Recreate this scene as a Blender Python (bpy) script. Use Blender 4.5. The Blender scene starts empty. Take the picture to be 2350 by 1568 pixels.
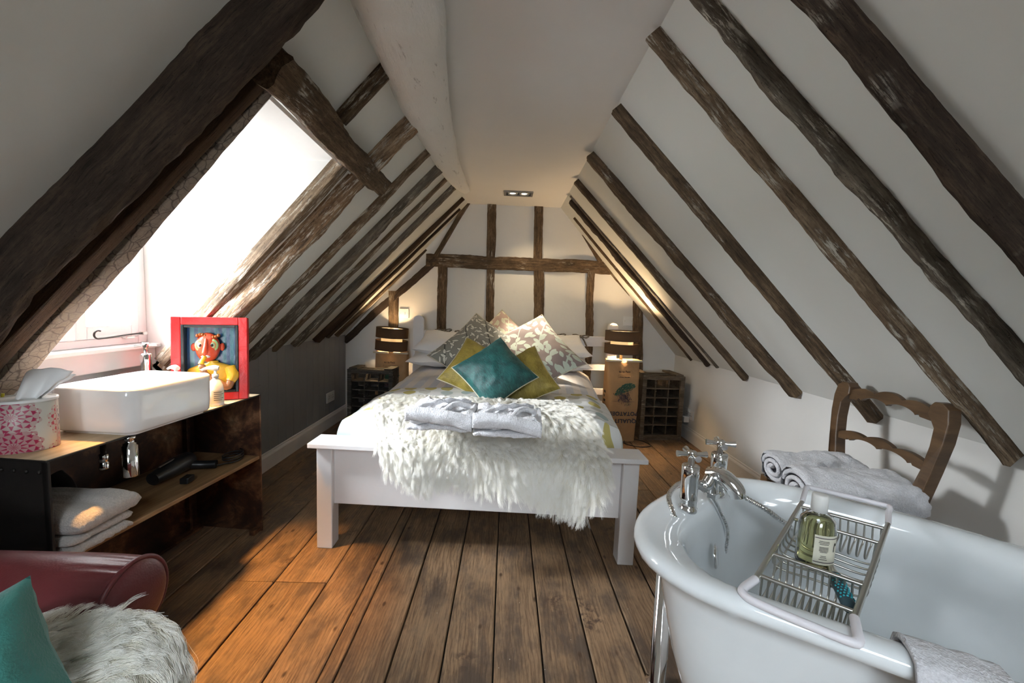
import bpy, bmesh, math, random
import numpy as np
from mathutils import Vector, Matrix, Euler, noise as mnoise
C = bpy.context.scene.collection
SC = bpy.context.scene
random.seed(7); RNG = np.random.default_rng(7)
R_ = math.radians

# ---------------------------------------------------------------- camera
FPX, CX, CY, CAMH = 914.0, 1175.0, 784.0, 1.1
_th = R_(2.2)
_fw = np.array([1163 - CX, 703 - CY, FPX]); _fw /= np.linalg.norm(_fw)
_rx = np.array([math.cos(_th), math.sin(_th), 0.0]); _rx -= _fw * (_rx @ _fw); _rx /= np.linalg.norm(_rx)
ROT = np.array([_rx, _fw, np.cross(_rx, _fw)])            # camera axes -> room axes
cam = bpy.data.objects.new('camera', bpy.data.cameras.new('camera')); C.objects.link(cam)
cam.data.sensor_width = 36; cam.data.lens = 36 * FPX / 2350; cam.data.clip_start = 0.02
_a, _b, _c = ROT @ [1, 0, 0], ROT @ [0, -1, 0], ROT @ [0, 0, -1]
cam.matrix_world = Matrix(((_a[0], _b[0], _c[0], 0), (_a[1], _b[1], _c[1], 0), (_a[2], _b[2], _c[2], CAMH), (0, 0, 0, 1)))
SC.camera = cam
# ---------------------------------------------------------------- world, lights, exposure
SC.view_settings.view_transform = 'Standard'; SC.view_settings.look = 'None'
SC.view_settings.gamma = 1; SC.view_settings.use_curve_mapping = False
SC.view_settings.exposure = 0.2
world = bpy.data.worlds.new('sky'); SC.world = world; world.use_nodes = True
_bg = world.node_tree.nodes['Background']; _bg.inputs[0].default_value = (0.93, 0.97, 1.0, 1); _bg.inputs[1].default_value = 10.0
SC.cycles.max_bounces = 9; SC.cycles.diffuse_bounces = 5; SC.cycles.glossy_bounces = 5; SC.cycles.transmission_bounces = 8
SC.cycles.sample_clamp_indirect = 6

def light(name, kind, loc, energy, col, target=None, **k):
    d = bpy.data.lights.new(name, kind); d.energy = energy; d.color = col
    for a, v in k.items(): setattr(d, a, v)
    o = bpy.data.objects.new(name, d); C.objects.link(o); o.location = loc
    if target is not None: o.rotation_euler = (Vector(target) - Vector(loc)).to_track_quat('-Z', 'Y').to_euler()
    return o
# daylight that comes in through the dormer window, and through the window in the wall behind the photographer
light('dormer_daylight', 'AREA', (-1.80, 1.5, 1.20), 26, (0.93, 0.97, 1.0), (1.5, 2.9, 1.25), shape='RECTANGLE', size=0.56, size_y=0.7)
light('dormer_skylight', 'AREA', (-2.60, 1.10, 1.95), 900, (0.90, 0.95, 1.0), (0.6, 2.3, 0.45), shape='RECTANGLE', size=1.0, size_y=0.9)
light('added_ceiling_fill', 'AREA', (-0.05, -0.9, 1.99), 30, (0.82, 0.92, 1.0), (-0.05, 0.1, 0.0), shape='RECTANGLE', size=0.7, size_y=1.3, spread=R_(110))  # added fill under the unseen ceiling, brightens upward-facing surfaces; no known opening there
light('front_window_daylight', 'AREA', (0.0, -4.45, 1.15), 6.5, (0.84, 0.93, 1.0), (0.0, 1.6, 0.2), shape='RECTANGLE', size=1.1, size_y=1.0, spread=R_(62))
# warm spot in the dormer ceiling and the lit twin spots over the bed head
light('dormer_spot', 'SPOT', (-1.24, 1.46, 1.64), 230, (1.0, 0.50, 0.14), (-0.95, 1.33, 0), spot_size=R_(42), spot_blend=0.9, shadow_soft_size=0.03)
light('twin_spot_beam', 'SPOT', (0.03, 3.33, 1.99), 170, (1.0, 0.86, 0.68), (0.16, 2.98, 0.93), spot_size=R_(28), spot_blend=0.8, shadow_soft_size=0.02)
light('twin_spot_beam_wash', 'SPOT', (0.1, 3.33, 1.99), 22, (1.0, 0.76, 0.46), (0.35, 3.5, 0.6), spot_size=R_(100), spot_blend=0.9, shadow_soft_size=0.02)

# ---------------------------------------------------------------- geometry helpers
def at(px, py, **k):
    """the room point that the photograph shows at (px, py) on a given plane of the room"""
    d = ROT @ np.array([px - CX, py - CY, FPX]); o = np.array([0, 0, CAMH])
    if 'z' in k: t = (k['z'] - CAMH) / d[2]
    elif 'y' in k: t = k['y'] / d[1]
    elif 'x' in k: t = k['x'] / d[0]
    else:
        n, c = k['n']; t = (c - n @ o) / (n @ d)
    return Vector(o + t * d)
V = Vector
class MB:
    def __init__(s): s.v = []; s.f = []; s.sm = []; s.uv = []
    def add(s, vs, fs, sm=False, M=None, uv=None):
        n = len(s.v)
        s.v += [tuple(M @ V(p)) for p in vs] if M is not None else [tuple(p) for p in vs]
        s.uv += list(uv) if uv is not None else [(0, 0)] * len(vs)
        s.f += [tuple(n + i for i in f) for f in fs]; s.sm += [sm] * len(fs); return s
    def box(s, c, d, M=None, taper=1.0):
        x, y, z = (i / 2 for i in d); q = taper
        vs = [(c[0] + a * x * (q if e > 0 else 1), c[1] + b * y * (q if e > 0 else 1), c[2] + e * z) for e in (-1, 1) for b in (-1, 1) for a in (-1, 1)]
        return s.add(vs, [(0, 2, 3, 1), (4, 5, 7, 6), (0, 1, 5, 4), (2, 6, 7, 3), (0, 4, 6, 2), (1, 3, 7, 5)], False, M)
    def bx(s, x0, x1, y0, y1, z0, z1, M=None):
        return s.box(((x0 + x1) / 2, (y0 + y1) / 2, (z0 + z1) / 2), (abs(x1 - x0), abs(y1 - y0), abs(z1 - z0)), M)
    def tube(s, pts, r, n=10, closed=False, caps=True, M=None, sm=True):
        pts = [V(p) for p in pts]; m = len(pts); rs = r if isinstance(r, (list, tuple)) else [r] * m
        vs = []; up = V((0, 0, 1)); prev = None
        for i, p in enumerate(pts):
            a = pts[(i - 1) % m] if (closed or i > 0) else p; b = pts[(i + 1) % m] if (closed or i < m - 1) else p
            t = (b - a).normalized()
            if prev is None:
                u = t.cross(up); u = u if u.length > .05 else t.cross(V((0, 1, 0)))
            else: u = prev - t * prev.dot(t)
            u.normalize(); prev = u; w = t.cross(u)
            for k in range(n):
                an = 2 * math.pi * k / n; vs.append(p + (u * math.cos(an) + w * math.sin(an)) * rs[i])
        fs = []
        for i in range(m if closed else m - 1):
            for k in range(n):
                j = (i + 1) % m; fs.append((i * n + k, i * n + (k + 1) % n, j * n + (k + 1) % n, j * n + k))
        s.add(vs, fs, sm, M)
        if not closed and caps:
            s.add(vs[:n], [tuple(range(n))[::-1]], False, M); s.add(vs[-n:], [tuple(range(n))], False, M)
        return s
    def lathe(s, prof, n=32, M=None, sx=1, sy=1, sm=True, uv=False):
        vs = []; uvs = []; m = len(prof)
        for i, (r, z) in enumerate(prof):
            for k in range(n):
                a = 2 * math.pi * k / n; vs.append((r * math.cos(a) * sx, r * math.sin(a) * sy, z)); uvs.append((k / n, z))
        fs = [(i * n + k, i * n + (k + 1) % n, (i + 1) * n + (k + 1) % n, (i + 1) * n + k) for i in range(m - 1) for k in range(n)]
        return s.add(vs, fs, sm, M, uvs)
    def grid(s, fn, nu, nv, M=None, sm=True, cu=False):
        vs = []; uvs = []
        for j in range(nv + 1):
            for i in range(nu if cu else nu + 1):
                vs.append(fn(i / nu, j / nv)); uvs.append((i / nu, j / nv))
        w = nu if cu else nu + 1; fs = []
        for j in range(nv):
            for i in range(nu):
                i2 = (i + 1) % w if cu else i + 1
                fs.append((j * w + i, j * w + i2, (j + 1) * w + i2, (j + 1) * w + i))
        return s.add(vs, fs, sm, M, uvs)
    def ball(s, c, r, nu=20, nv=12, M=None):
        rx, ry, rz = (r, r, r) if isinstance(r, (int, float)) else r
        return s.grid(lambda u, v: (c[0] + rx * math.sin(math.pi * v) * math.cos(2 * math.pi * u), c[1] + ry * math.sin(math.pi * v) * math.sin(2 * math.pi * u), c[2] - rz * math.cos(math.pi * v)), nu, nv, M, True, True)
    def prism(s, poly, z0, z1, M=None):
        n = len(poly); vs = [(x, y, z0) for x, y in poly] + [(x, y, z1) for x, y in poly]
        return s.add(vs, [tuple(range(n))[::-1], tuple(range(n, 2 * n))] + [(i, (i + 1) % n, n + (i + 1) % n, n + i) for i in range(n)], False, M)

def tag(o, label=None, cat=None, group=None, kind=None):
    if label: o['label'] = label
    if cat: o['category'] = cat
    if group: o['group'] = group
    if kind: o['kind'] = kind
    return o
def part(name, mb, m, parent=None, bevel=0, world=False, **t):
    me = bpy.data.meshes.new(name)
    vs = mb.v
    if world and parent is not None:
        l = parent.location if parent.parent is None else parent.location + parent.parent.location
        vs = [(p[0] - l[0], p[1] - l[1], p[2] - l[2]) for p in vs]
    me.from_pydata(vs, [], mb.f); me.polygons.foreach_set('use_smooth', mb.sm)
    uvl = me.uv_layers.new(name='UVMap'); li = np.empty(len(me.loops), dtype=np.int32); me.loops.foreach_get('vertex_index', li)
    uvl.data.foreach_set('uv', np.array(mb.uv, dtype=np.float32)[li].ravel())
    me.materials.append(m); me.update()
    o = bpy.data.objects.new(name, me); C.objects.link(o)
    if parent is not None: o.parent = parent
    if bevel:
        b = o.modifiers.new('bevel', 'BEVEL'); b.width = bevel; b.segments = 2; b.limit_method = 'ANGLE'; b.angle_limit = R_(40)
    return tag(o, **t)
def thing(name, label, cat, loc=(0, 0, 0), rz=0, group=None, rot=None):
    o = bpy.data.objects.new(name, None); C.objects.link(o); o.empty_display_size = .05
    o.location = loc; o.rotation_euler = rot if rot else (0, 0, rz)
    return tag(o, label, cat, group)
def solo(name, mb, m, label, cat, group=None, bevel=0, kind=None):
    """a thing that is one mesh, its origin moved to its base"""
    a = np.array(mb.v); l = V(((a[:, 0].min() + a[:, 0].max()) / 2, (a[:, 1].min() + a[:, 1].max()) / 2, a[:, 2].min()))
    mb.v = [(p[0] - l[0], p[1] - l[1], p[2] - l[2]) for p in mb.v]
    o = part(name, mb, m, None, bevel); o.location = l
    return tag(o, label, cat, group, kind)
def struct(name, mb, m, bevel=0): return tag(part(name, mb, m, None, bevel), kind='structure')
def copy_tree(o, parent=None):
    c = o.copy(); C.objects.link(c)
    if parent is not None: c.parent = parent
    for ch in list(o.children): copy_tree(ch, c)
    return c
def nz(p, s=1.0): return mnoise.noise(V(p) * s)
def frame_of(p0, p1, zdir):
    x = (V(p1) - V(p0)).normalized(); z = V(zdir) - x * x.dot(V(zdir)); z.normalize(); y = z.cross(x)
    return Matrix(((x[0], y[0], z[0], p0[0]), (x[1], y[1], z[1], p0[1]), (x[2], y[2], z[2], p0[2]), (0, 0, 0, 1)))
def arc(pts, n=8):
    """Catmull-Rom through pts"""
    P = [V(p) for p in pts]; P = [P[0] * 2 - P[1]] + P + [P[-1] * 2 - P[-2]]; out = []
    for i in range(1, len(P) - 2):
        a, b, c, d = P[i - 1:i + 3]
        for k in range(n):
            t = k / n; out.append(.5 * ((2 * b) + (c - a) * t + (2 * a - 5 * b + 4 * c - d) * t * t + (3 * b - a - 3 * c + d) * t ** 3))
    out.append(P[-2]); return out

# ---------------------------------------------------------------- material helpers
class NT:
    def __init__(s, name):
        s.m = bpy.data.materials.new(name); s.m.use_nodes = True; s.t = s.m.node_tree; s.b = s.t.nodes['Principled BSDF']; s.coord = None
    def n(s, ty, **k):
        o = s.t.nodes.new(ty)
        for a, v in k.items(): setattr(o, a, v)
        return o
    def l(s, a, b): s.t.links.new(a, b); return b
    def inp(s, node, i, v):
        if isinstance(v, bpy.types.NodeSocket): s.l(v, node.inputs[i])
        elif v is not None: node.inputs[i].default_value = v
    def co(s, kind='Object', scale=(1, 1, 1), rot=(0, 0, 0), loc=(0, 0, 0), rnd=0):
        tc = s.n('ShaderNodeTexCoord'); mp = s.n('ShaderNodeMapping'); src = tc.outputs[kind]
        if rnd:
            oi = s.n('ShaderNodeObjectInfo'); vm = s.n('ShaderNodeVectorMath', operation='ADD'); mu = s.n('ShaderNodeMath', operation='MULTIPLY')
            s.l(oi.outputs['Random'], mu.inputs[0]); mu.inputs[1].default_value = rnd; s.l(src, vm.inputs[0]); s.l(mu.outputs[0], vm.inputs[1]); src = vm.outputs[0]
        s.l(src, mp.inputs[0]); mp.inputs['Scale'].default_value = scale; mp.inputs['Rotation'].default_value = rot; mp.inputs['Location'].default_value = loc
        return mp.outputs[0]
    def noise(s, vec, scale=5, detail=4, rough=.55, dist=0, out=0):
        o = s.n('ShaderNodeTexNoise'); s.inp(o, 'Vector', vec); o.inputs['Scale'].default_value = scale; o.inputs['Detail'].default_value = detail
        o.inputs['Roughness'].default_value = rough; o.inputs['Distortion'].default_value = dist; return o.outputs[out]
    def voro(s, vec, scale=5, feature='F1', rnd=1, out=0):
        o = s.n('ShaderNodeTexVoronoi', feature=feature); s.inp(o, 'Vector', vec); o.inputs['Scale'].default_value = scale
        o.inputs['Randomness'].default_value = rnd; return o.outputs[out] if out is not None else o
    def ma(s, op, a, b=None, c=None, clamp=False):
        o = s.n('ShaderNodeMath', operation=op, use_clamp=clamp); s.inp(o, 0, a); s.inp(o, 1, b); s.inp(o, 2, c); return o.outputs[0]
    def vm(s, op, a, b=None):
        o = s.n('ShaderNodeVectorMath', operation=op); s.inp(o, 0, a); s.inp(o, 1, b); return o.outputs[0]
    def xyz(s, v):
        o = s.n('ShaderNodeSeparateXYZ'); s.l(v, o.inputs[0]); return o.outputs
    def ramp(s, fac, stops, interp='LINEAR'):
        o = s.n('ShaderNodeValToRGB'); e = o.color_ramp; e.interpolation = interp
        while len(e.elements) < len(stops): e.elements.new(.5)
        for el, (p, c) in zip(e.elements, stops):
            el.position = p; el.color = (c, c, c, 1) if isinstance(c, (int, float)) else (*c, 1)
        s.l(fac, o.inputs[0]); return o.outputs[0]
    def mix(s, fac, a, b, blend='MIX'):
        o = s.n('ShaderNodeMix', data_type='RGBA', blend_type=blend); s.inp(o, 0, fac)
        s.inp(o, 6, (*a, 1) if isinstance(a, tuple) else a); s.inp(o, 7, (*b, 1) if isinstance(b, tuple) else b); return o.outputs[2]
    def bump(s, h, st=.3, d=.01, nrm=None):
        o = s.n('ShaderNodeBump'); o.inputs['Strength'].default_value = st; o.inputs['Distance'].default_value = d; s.l(h, o.inputs['Height'])
        if nrm is not None: s.l(nrm, o.inputs['Normal'])
        return o.outputs[0]
    def fin(s, col=None, rough=None, nrm=None, metal=0, **k):
        if col is not None: s.inp(s.b, 'Base Color', (*col, 1) if isinstance(col, tuple) else col)
        if rough is not None: s.inp(s.b, 'Roughness', rough)
        if nrm is not None: s.l(nrm, s.b.inputs['Normal'])
        s.b.inputs['Metallic'].default_value = metal
        for a, v in k.items(): s.inp(s.b, a.replace('_', ' '), v)
        return s.m
def plain(name, col, rough=.5, metal=0, bs=0, bd=.002, bst=.2, var=.0, **k):
    t = NT(name); c = t.co('Object'); n1 = t.noise(c, 6, 3); v = max(var, .04)
    cc = t.mix(t.ramp(n1, [(.3, 0.0), (.7, 1.0)]), tuple(x * (1 - v) for x in col), tuple(min(1, x * (1 + v)) for x in col))
    nr = t.bump(t.noise(c, bs, 4), bst, bd) if bs else None
    return t.fin(cc, rough, nr, metal, **k)
def plaster(name, col):
    t = NT(name); c = t.co('Object'); a = t.noise(c, 1.3, 4); b = t.noise(c, 55, 4, .6); d = t.noise(c, 4, 3)
    cc = t.mix(t.ramp(a, [(.35, 0.), (.65, 1.)]), tuple(x * .94 for x in col), col)
    return t.fin(cc, .85, t.bump(b, .18, .002, t.bump(d, .25, .03)))
def timber_mat(name, dark, mid, light, white=.0, gs=1.0, wcol=(.62, .58, .5)):
    t = NT(name); c2 = t.co('Object', rnd=9)
    g = t.noise(t.co('Object', (2.2 * gs, 42 * gs, 42 * gs), rnd=9), 2.0, 6, .7); w = t.noise(t.co('Object', (3, 9, 9), rnd=5), 2.2, 6, .68)
    f = t.noise(t.co('Object', (5, 95, 95), rnd=4), 2.2, 5, .75); sp = t.noise(t.co('Object', (1, 2.2, 2.2), rnd=7), 42, 5, .75)
    v = t.ma('ADD', t.ma('MULTIPLY', g, .45), t.ma('ADD', t.ma('MULTIPLY', w, .38), t.ma('MULTIPLY', sp, .17)))
    col = t.ramp(v, [(.36, dark), (.5, mid), (.64, light)])
    col = t.mix(t.ma('MULTIPLY', t.ramp(f, [(.36, 1.), (.46, 0.)]), .75), col, tuple(x * .35 for x in dark))
    holes = t.ramp(t.voro(c2, 75, 'F1'), [(.06, 1.), (.12, 0.)])
    col = t.mix(t.ma('MULTIPLY', holes, .7), col, tuple(x * .2 for x in dark))
    if white:
        wm = t.ma('MULTIPLY', t.ramp(t.noise(t.co('Object', (4, 30, 30), rnd=3), 2.5, 7, .75), [(.52, 0.), (.60, 1.)]), t.ramp(t.noise(c2, 5, 4), [(.62 - white, 0.), (.78 - white, 1.)]))
        col = t.mix(wm, col, wcol)
    h = t.ma('ADD', t.ma('MULTIPLY', v, .9), t.ma('ADD', t.ma('MULTIPLY', f, .4), t.ma('MULTIPLY', holes, -.3)))
    return t.fin(col, .85, t.bump(h, 1.0, .010), Specular_IOR_Level=.25)
M = {}
M['wall'] = plaster('plaster_white', (.74, .73, .70))
M['slope'] = plaster('plaster_slope', (.74, .745, .71))
M['ceil'] = plaster('plaster_ceiling', (.76, .745, .725))
M['dormer'] = plaster('plaster_dormer', (.88, .88, .86))
M['white_beam'] = (lambda t: t.fin(t.mix(t.ma('MULTIPLY', t.ramp(t.noise(t.co('Object', (7, 1, 7)), 6, 8, .75, .4), [(.60, 0.), (.64, 1.)]), .5), t.mix(t.noise(t.co('Object'), 3, 4), (.78, .76, .72), (.86, .845, .81)), (.25, .22, .19)), .6,
    t.bump(t.noise(t.co('Object', (6, 1.4, 6)), 8, 6, .65), .6, .012, t.bump(t.noise(t.co('Object', (2, 1, 2)), 3, 3), .5, .04))))(NT('limewashed_oak'))
M['timber'] = timber_mat('old_oak', (.035, .022, .013), (.105, .07, .042), (.25, .175, .105), .08)
M['timber_pale'] = timber_mat('weathered_oak', (.055, .038, .024), (.17, .118, .074), (.36, .27, .18), .2)
M['timber_dark'] = timber_mat('blackened_oak', (.016, .011, .008), (.045, .030, .021), (.10, .068, .045), 0)
M['timber_scar'] = timber_mat('scarred_oak', (.016, .011, .008), (.05, .034, .024), (.12, .085, .06), .10)
M['timber_grey'] = timber_mat('silvered_oak', (.045, .038, .03), (.135, .112, .085), (.27, .23, .175), .16)
M['bark'] = timber_mat('worm_eaten_oak', (.05, .032, .018), (.22, .14, .08), (.5, .36, .23), .22, .8)
def _crackle():
    t = NT('crackled_paint'); c = t.vm('ADD', t.co('Object', (1, 1, 1)), t.vm('MULTIPLY', t.noise(t.co('Object'), 9, 3, out=1), (.05, .05, .05)))
    e = t.voro(c, 26, 'DISTANCE_TO_EDGE'); e2 = t.voro(c, 60, 'DISTANCE_TO_EDGE'); k = t.ramp(e, [(.0, 1.), (.06, 0.)]); k2 = t.ramp(e2, [(.0, .6), (.05, 0.)])
    base = t.mix(t.noise(c, 7, 5), (.10, .085, .07), (.25, .22, .185)); m = t.ma('MAXIMUM', k, k2)
    return t.fin(t.mix(m, base, (.025, .018, .014)), .65, t.bump(m, -.6, .01))
M['crackle'] = _crackle()
M['board'] = timber_mat('brown_board', (.03, .016, .008), (.06, .034, .018), (.085, .05, .03), 0, .5)
def _plank(name='floor_pine', k=1.0):
    t = NT(name); c2 = t.co('Object', rnd=17)
    g = t.noise(t.co('Object', (34, 1.5, 34), rnd=30), 1.6, 6, .68, .25); st = t.noise(t.co('Object', (5, 2.0, 5), rnd=8), 2.0, 6, .66); fine = t.noise(t.co('Object', (120, 7, 120), rnd=8), 2, 4, .7)
    kn = t.voro(t.co('Object', (4.2, 2.2, 4), rnd=12), 2.9); knot = t.ramp(kn, [(.045, 1.), (.10, 0.)])
    oi = t.n('ShaderNodeObjectInfo')
    col = t.ramp(g, [(.3, (.15 * k, .085 * k, .045 * k)), (.5, (.25 * k, .155 * k, .085 * k)), (.72, (.36 * k, .235 * k, .135 * k))])
    col = t.mix(t.ma('MULTIPLY', oi.outputs['Random'], .35), col, (.19, .13, .085))
    wv = t.n('ShaderNodeTexWave', bands_direction='X'); t.l(t.vm('ADD', t.co('Object', (1, .06, 1), rnd=6), t.vm('MULTIPLY', t.noise(t.co('Object', (3, 1.2, 3), rnd=6), 1.6, 3, out=1), (.10, 0, 0))), wv.inputs[0]); wv.inputs['Scale'].default_value = 26; wv.inputs['Distortion'].default_value = 2.5; wv.inputs['Detail'].default_value = 2
    col = t.mix(t.ma('MULTIPLY', t.ramp(wv.outputs[1], [(.55, 0.), (.95, 1.)]), .42), col, (.085, .045, .022))
    col = t.mix(t.ramp(st, [(.38, .80), (.54, 0.)]), col, (.060, .046, .038))
    col = t.mix(t.ma('MULTIPLY', t.ramp(t.noise(c2, 3.4, 5, .6), [(.5, 0.), (.64, 1.)]), .45), col, (.34, .215, .12))
    blot = t.ma('MULTIPLY', t.ramp(t.noise(c2, 4, 2), [(.6, 0.), (.68, .8)]), t.ramp(t.noise(c2, 38, 6, .7), [(.48, 0.), (.58, 1.)]))
    col = t.mix(blot, col, (.035, .02, .017)); col = t.mix(knot, col, (.06, .033, .018))
    col = t.mix(t.ma('MULTIPLY', t.ramp(fine, [(.36, 1.), (.50, 0.)]), .6), col, (.06, .036, .02))
    specks = t.ramp(t.voro(c2, 26, 'F1'), [(.035, 1.), (.05, 0.)]); col = t.mix(t.ma('MULTIPLY', specks, t.ramp(t.noise(c2, 9, 2), [(.58, 0.), (.62, .8)])), col, (.55, .5, .42))
    h = t.ma('ADD', g, t.ma('MULTIPLY', fine, .6))
    return t.fin(col, t.ramp(st, [(.3, .42), (.7, .58)]), t.bump(h, .3, .004), Specular_IOR_Level=.35)
M['plank'] = _plank()
M['dark'] = plain('void_dark', (.01, .008, .006), .9)
M['grey_panel'] = plain('grey_boarding', (.25, .26, .275), .45, 0, 30, .001, .1)
M['white_paint'] = plain('white_gloss', (.76, .75, .74), .32, 0, 8, .002, .08)
M['bed_white'] = (lambda t: t.fin(t.mix(t.noise(t.co('Object', (3, 3, 3)), 4, 3), (.74, .72, .72), (.80, .78, .78)), .38, t.bump(t.noise(t.co('Object', (3, 60, 60)), 3, 4), .1, .002)))(NT('painted_bed'))
M['chrome'] = plain('chrome', (.82, .82, .82), .06, 1)
M['steel'] = plain('satin_steel', (.55, .54, .50), .28, 1)
M['enamel'] = plain('white_enamel', (.80, .84, .86), .09, 0, Coat_Weight=.6, Coat_Roughness=.04)
M['ceramic'] = plain('sink_ceramic', (.88, .87, .86), .10, 0, Coat_Weight=.4)
M['plastic'] = plain('white_plastic', (.78, .78, .76), .35)
M['rail_white'] = plain('coated_rail', (.78, .76, .80), .4)
M['black_plastic'] = plain('black_plastic', (.012, .012, .013), .35)
M['rubber'] = plain('teal_grip', (.03, .07, .09), .5)
M['teal_dot'] = plain('teal_dots', (.02, .35, .42), .4)
def _rust():
    t = NT('rusted_steel'); c = t.co('Object'); a = t.noise(c, 5, 7, .66, .5); b = t.noise(c, 22, 6, .7)
    col = t.ramp(a, [(.34, (.022, .013, .010)), (.48, (.075, .032, .018)), (.57, (.22, .105, .05)), (.70, (.38, .25, .15))])
    col = t.mix(t.ramp(b, [(.42, .45), (.55, 0.)]), col, (.02, .012, .01))
    return t.fin(col, t.ramp(b, [(.3, .35), (.7, .6)]), t.bump(b, .3, .003), .35)
M['rust'] = _rust()
M['iron'] = plain('dark_iron', (.022, .019, .017), .5, .5, 25, .002, .25, .3)
def _wood(name, a, b, sc=(1.5, 18, 18), rough=.5, bst=.15):
    t = NT(name); g = t.noise(t.co('Object', sc, rnd=3), 2.2, 6, .6, .6)
    return t.fin(t.ramp(g, [(.3, a), (.7, b)]), rough, t.bump(g, bst, .003))
M['shelf'] = _wood('shelf_wood', (.16, .085, .035), (.36, .22, .105))
M['counter'] = _wood('counter_wood', (.40, .30, .18), (.58, .46, .30))
M['chair_wood'] = _wood('waxed_oak', (.055, .028, .012), (.135, .075, .034), (3, 3, 14), .42)
M['crate'] = timber_mat('crate_wood', (.045, .033, .022), (.13, .10, .07), (.26, .20, .14), .05, 1.3)
M['crate_dark'] = timber_mat('crate_wood_dark', (.025, .022, .02), (.075, .068, .058), (.15, .13, .11), .05, 1.3)
def _paper():
    t = NT('brown_paper'); c = t.co('Object'); a = t.noise(c, 7, 5, .6, .8); w = t.voro(t.vm('ADD', c, t.vm('MULTIPLY', t.noise(c, 6, 2, out=1), (.06, .06, .06))), 11, 'F1')
    return t.fin(t.mix(a, (.33, .19, .09), (.47, .29, .14)), .75, t.bump(w, .35, .02, t.bump(a, .3, .02)))
M['paper'] = _paper()
M['ink_blue'] = plain('dark_blue_ink', (.03, .035, .06), .7)
M['ink_green'] = plain('green_ink', (.02, .085, .055), .7)
M['ink_dark'] = plain('plum_ink', (.05, .03, .05), .7)
M['ink_black'] = plain('black_ink', (.02, .018, .016), .7)
def cloth(name, col, sc=450, st=.25, sheen=.3, rough=.9, wr=.4, wd=.03, dark=.9):
    t = NT(name); c = t.co('Object'); f = t.noise(c, sc, 3, .6); w = t.noise(c, 5, 4, .55, .6)
    return t.fin(t.mix(w, tuple(x * dark for x in col), col), rough, t.bump(f, st, .002, t.bump(w, wr, wd)), Sheen_Weight=sheen, Sheen_Roughness=.5)
M['linen'] = cloth('white_cotton', (.80, .79, .79), 500, .08, .1)
def _terry(name, col):
    t = NT(name); c = t.co('Object'); f = t.noise(c, 190, 5, .7); w = t.noise(c, 9, 4, .6, .8); v = t.voro(c, 240)
    cc = t.mix(t.ramp(f, [(.3, 0.), (.65, 1.)]), tuple(x * .72 for x in col), col)
    return t.fin(cc, .95, t.bump(t.ma('ADD', f, t.ma('MULTIPLY', v, .6)), .8, .004, t.bump(w, .5, .03)), Sheen_Weight=.5, Sheen_Roughness=.6)
M['terry'] = _terry('white_terry', (.80, .80, .84))
M['terry_warm'] = _terry('cream_terry', (.66, .60, .55))
def _velvet(name, a, b, hi):
    t = NT(name); c = t.co('UV', (1, 1, 1)); n1 = t.noise(t.co('UV', (4, 4, 1)), 1, 4, .6, .8); n2 = t.noise(t.co('UV', (14, 110, 1), (0, 0, .5)), 1, 4, .65, 1.2)
    col = t.mix(t.ramp(n1, [(.35, 0.), (.65, 1.)]), a, b); col = t.mix(t.ma('MULTIPLY', t.ramp(n2, [(.45, 0.), (.7, 1.)]), .55), col, hi)
    return t.fin(col, .42, t.bump(n2, .5, .004), Sheen_Weight=.6, Sheen_Roughness=.3, Sheen_Tint=(*hi, 1), Anisotropic=.4)
M['teal_velvet'] = _velvet('teal_velvet', (.003, .028, .030), (.009, .085, .082), (.04, .24, .22))
M['gold_velvet'] = _velvet('gold_velvet', (.20, .15, .02), (.38, .29, .05), (.62, .48, .14))
M['teal_linen'] = cloth('teal_weave', (.035, .20, .17), 240, .8, .2, .8)
M['piping'] = plain('cream_piping', (.55, .50, .38), .7)
def leafm(t, c, scale, ln, wd, rnd=.75, ang=None, soft=.02):
    """lens-shaped leaf in every cell: returns mask, cell colour, outline mask"""
    vo = t.voro(c, scale, 'F1', rnd, None); vo.voronoi_dimensions = '2D'
    d = t.vm('SUBTRACT', t.vm('MULTIPLY', c, (scale, scale, scale)), t.vm('MULTIPLY', vo.outputs['Position'], (scale, scale, scale)))
    rc = t.xyz(vo.outputs['Color']); ro = t.n('ShaderNodeVectorRotate', rotation_type='Z_AXIS'); t.l(d, ro.inputs['Vector'])
    if ang is None: t.l(t.ma('MULTIPLY', rc[0], 6.283), ro.inputs['Angle'])
    else: t.l(t.ma('ADD', t.ma('MULTIPLY', t.ma('SUBTRACT', rc[0], .5), ang[1]), ang[0]), ro.inputs['Angle'])
    q = t.xyz(ro.outputs[0]); ax = t.ma('DIVIDE', q[0], ln)
    prof = t.ma('SUBTRACT', 1.0, t.ma('MULTIPLY', ax, ax)); ay = t.ma('ABSOLUTE', q[1])
    dd = t.ma('SUBTRACT', t.ma('MULTIPLY', prof, wd), ay)
    msk = t.ramp(t.ma('ADD', t.ma('MULTIPLY', dd, 4), .5), [(.5, 0.), (.53, 1.)]); out = t.ramp(t.ma('ADD', t.ma('MULTIPLY', dd, 4), .5), [(.34, 0.), (.37, 1.)])
    return msk, vo.outputs['Color'], out
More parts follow.
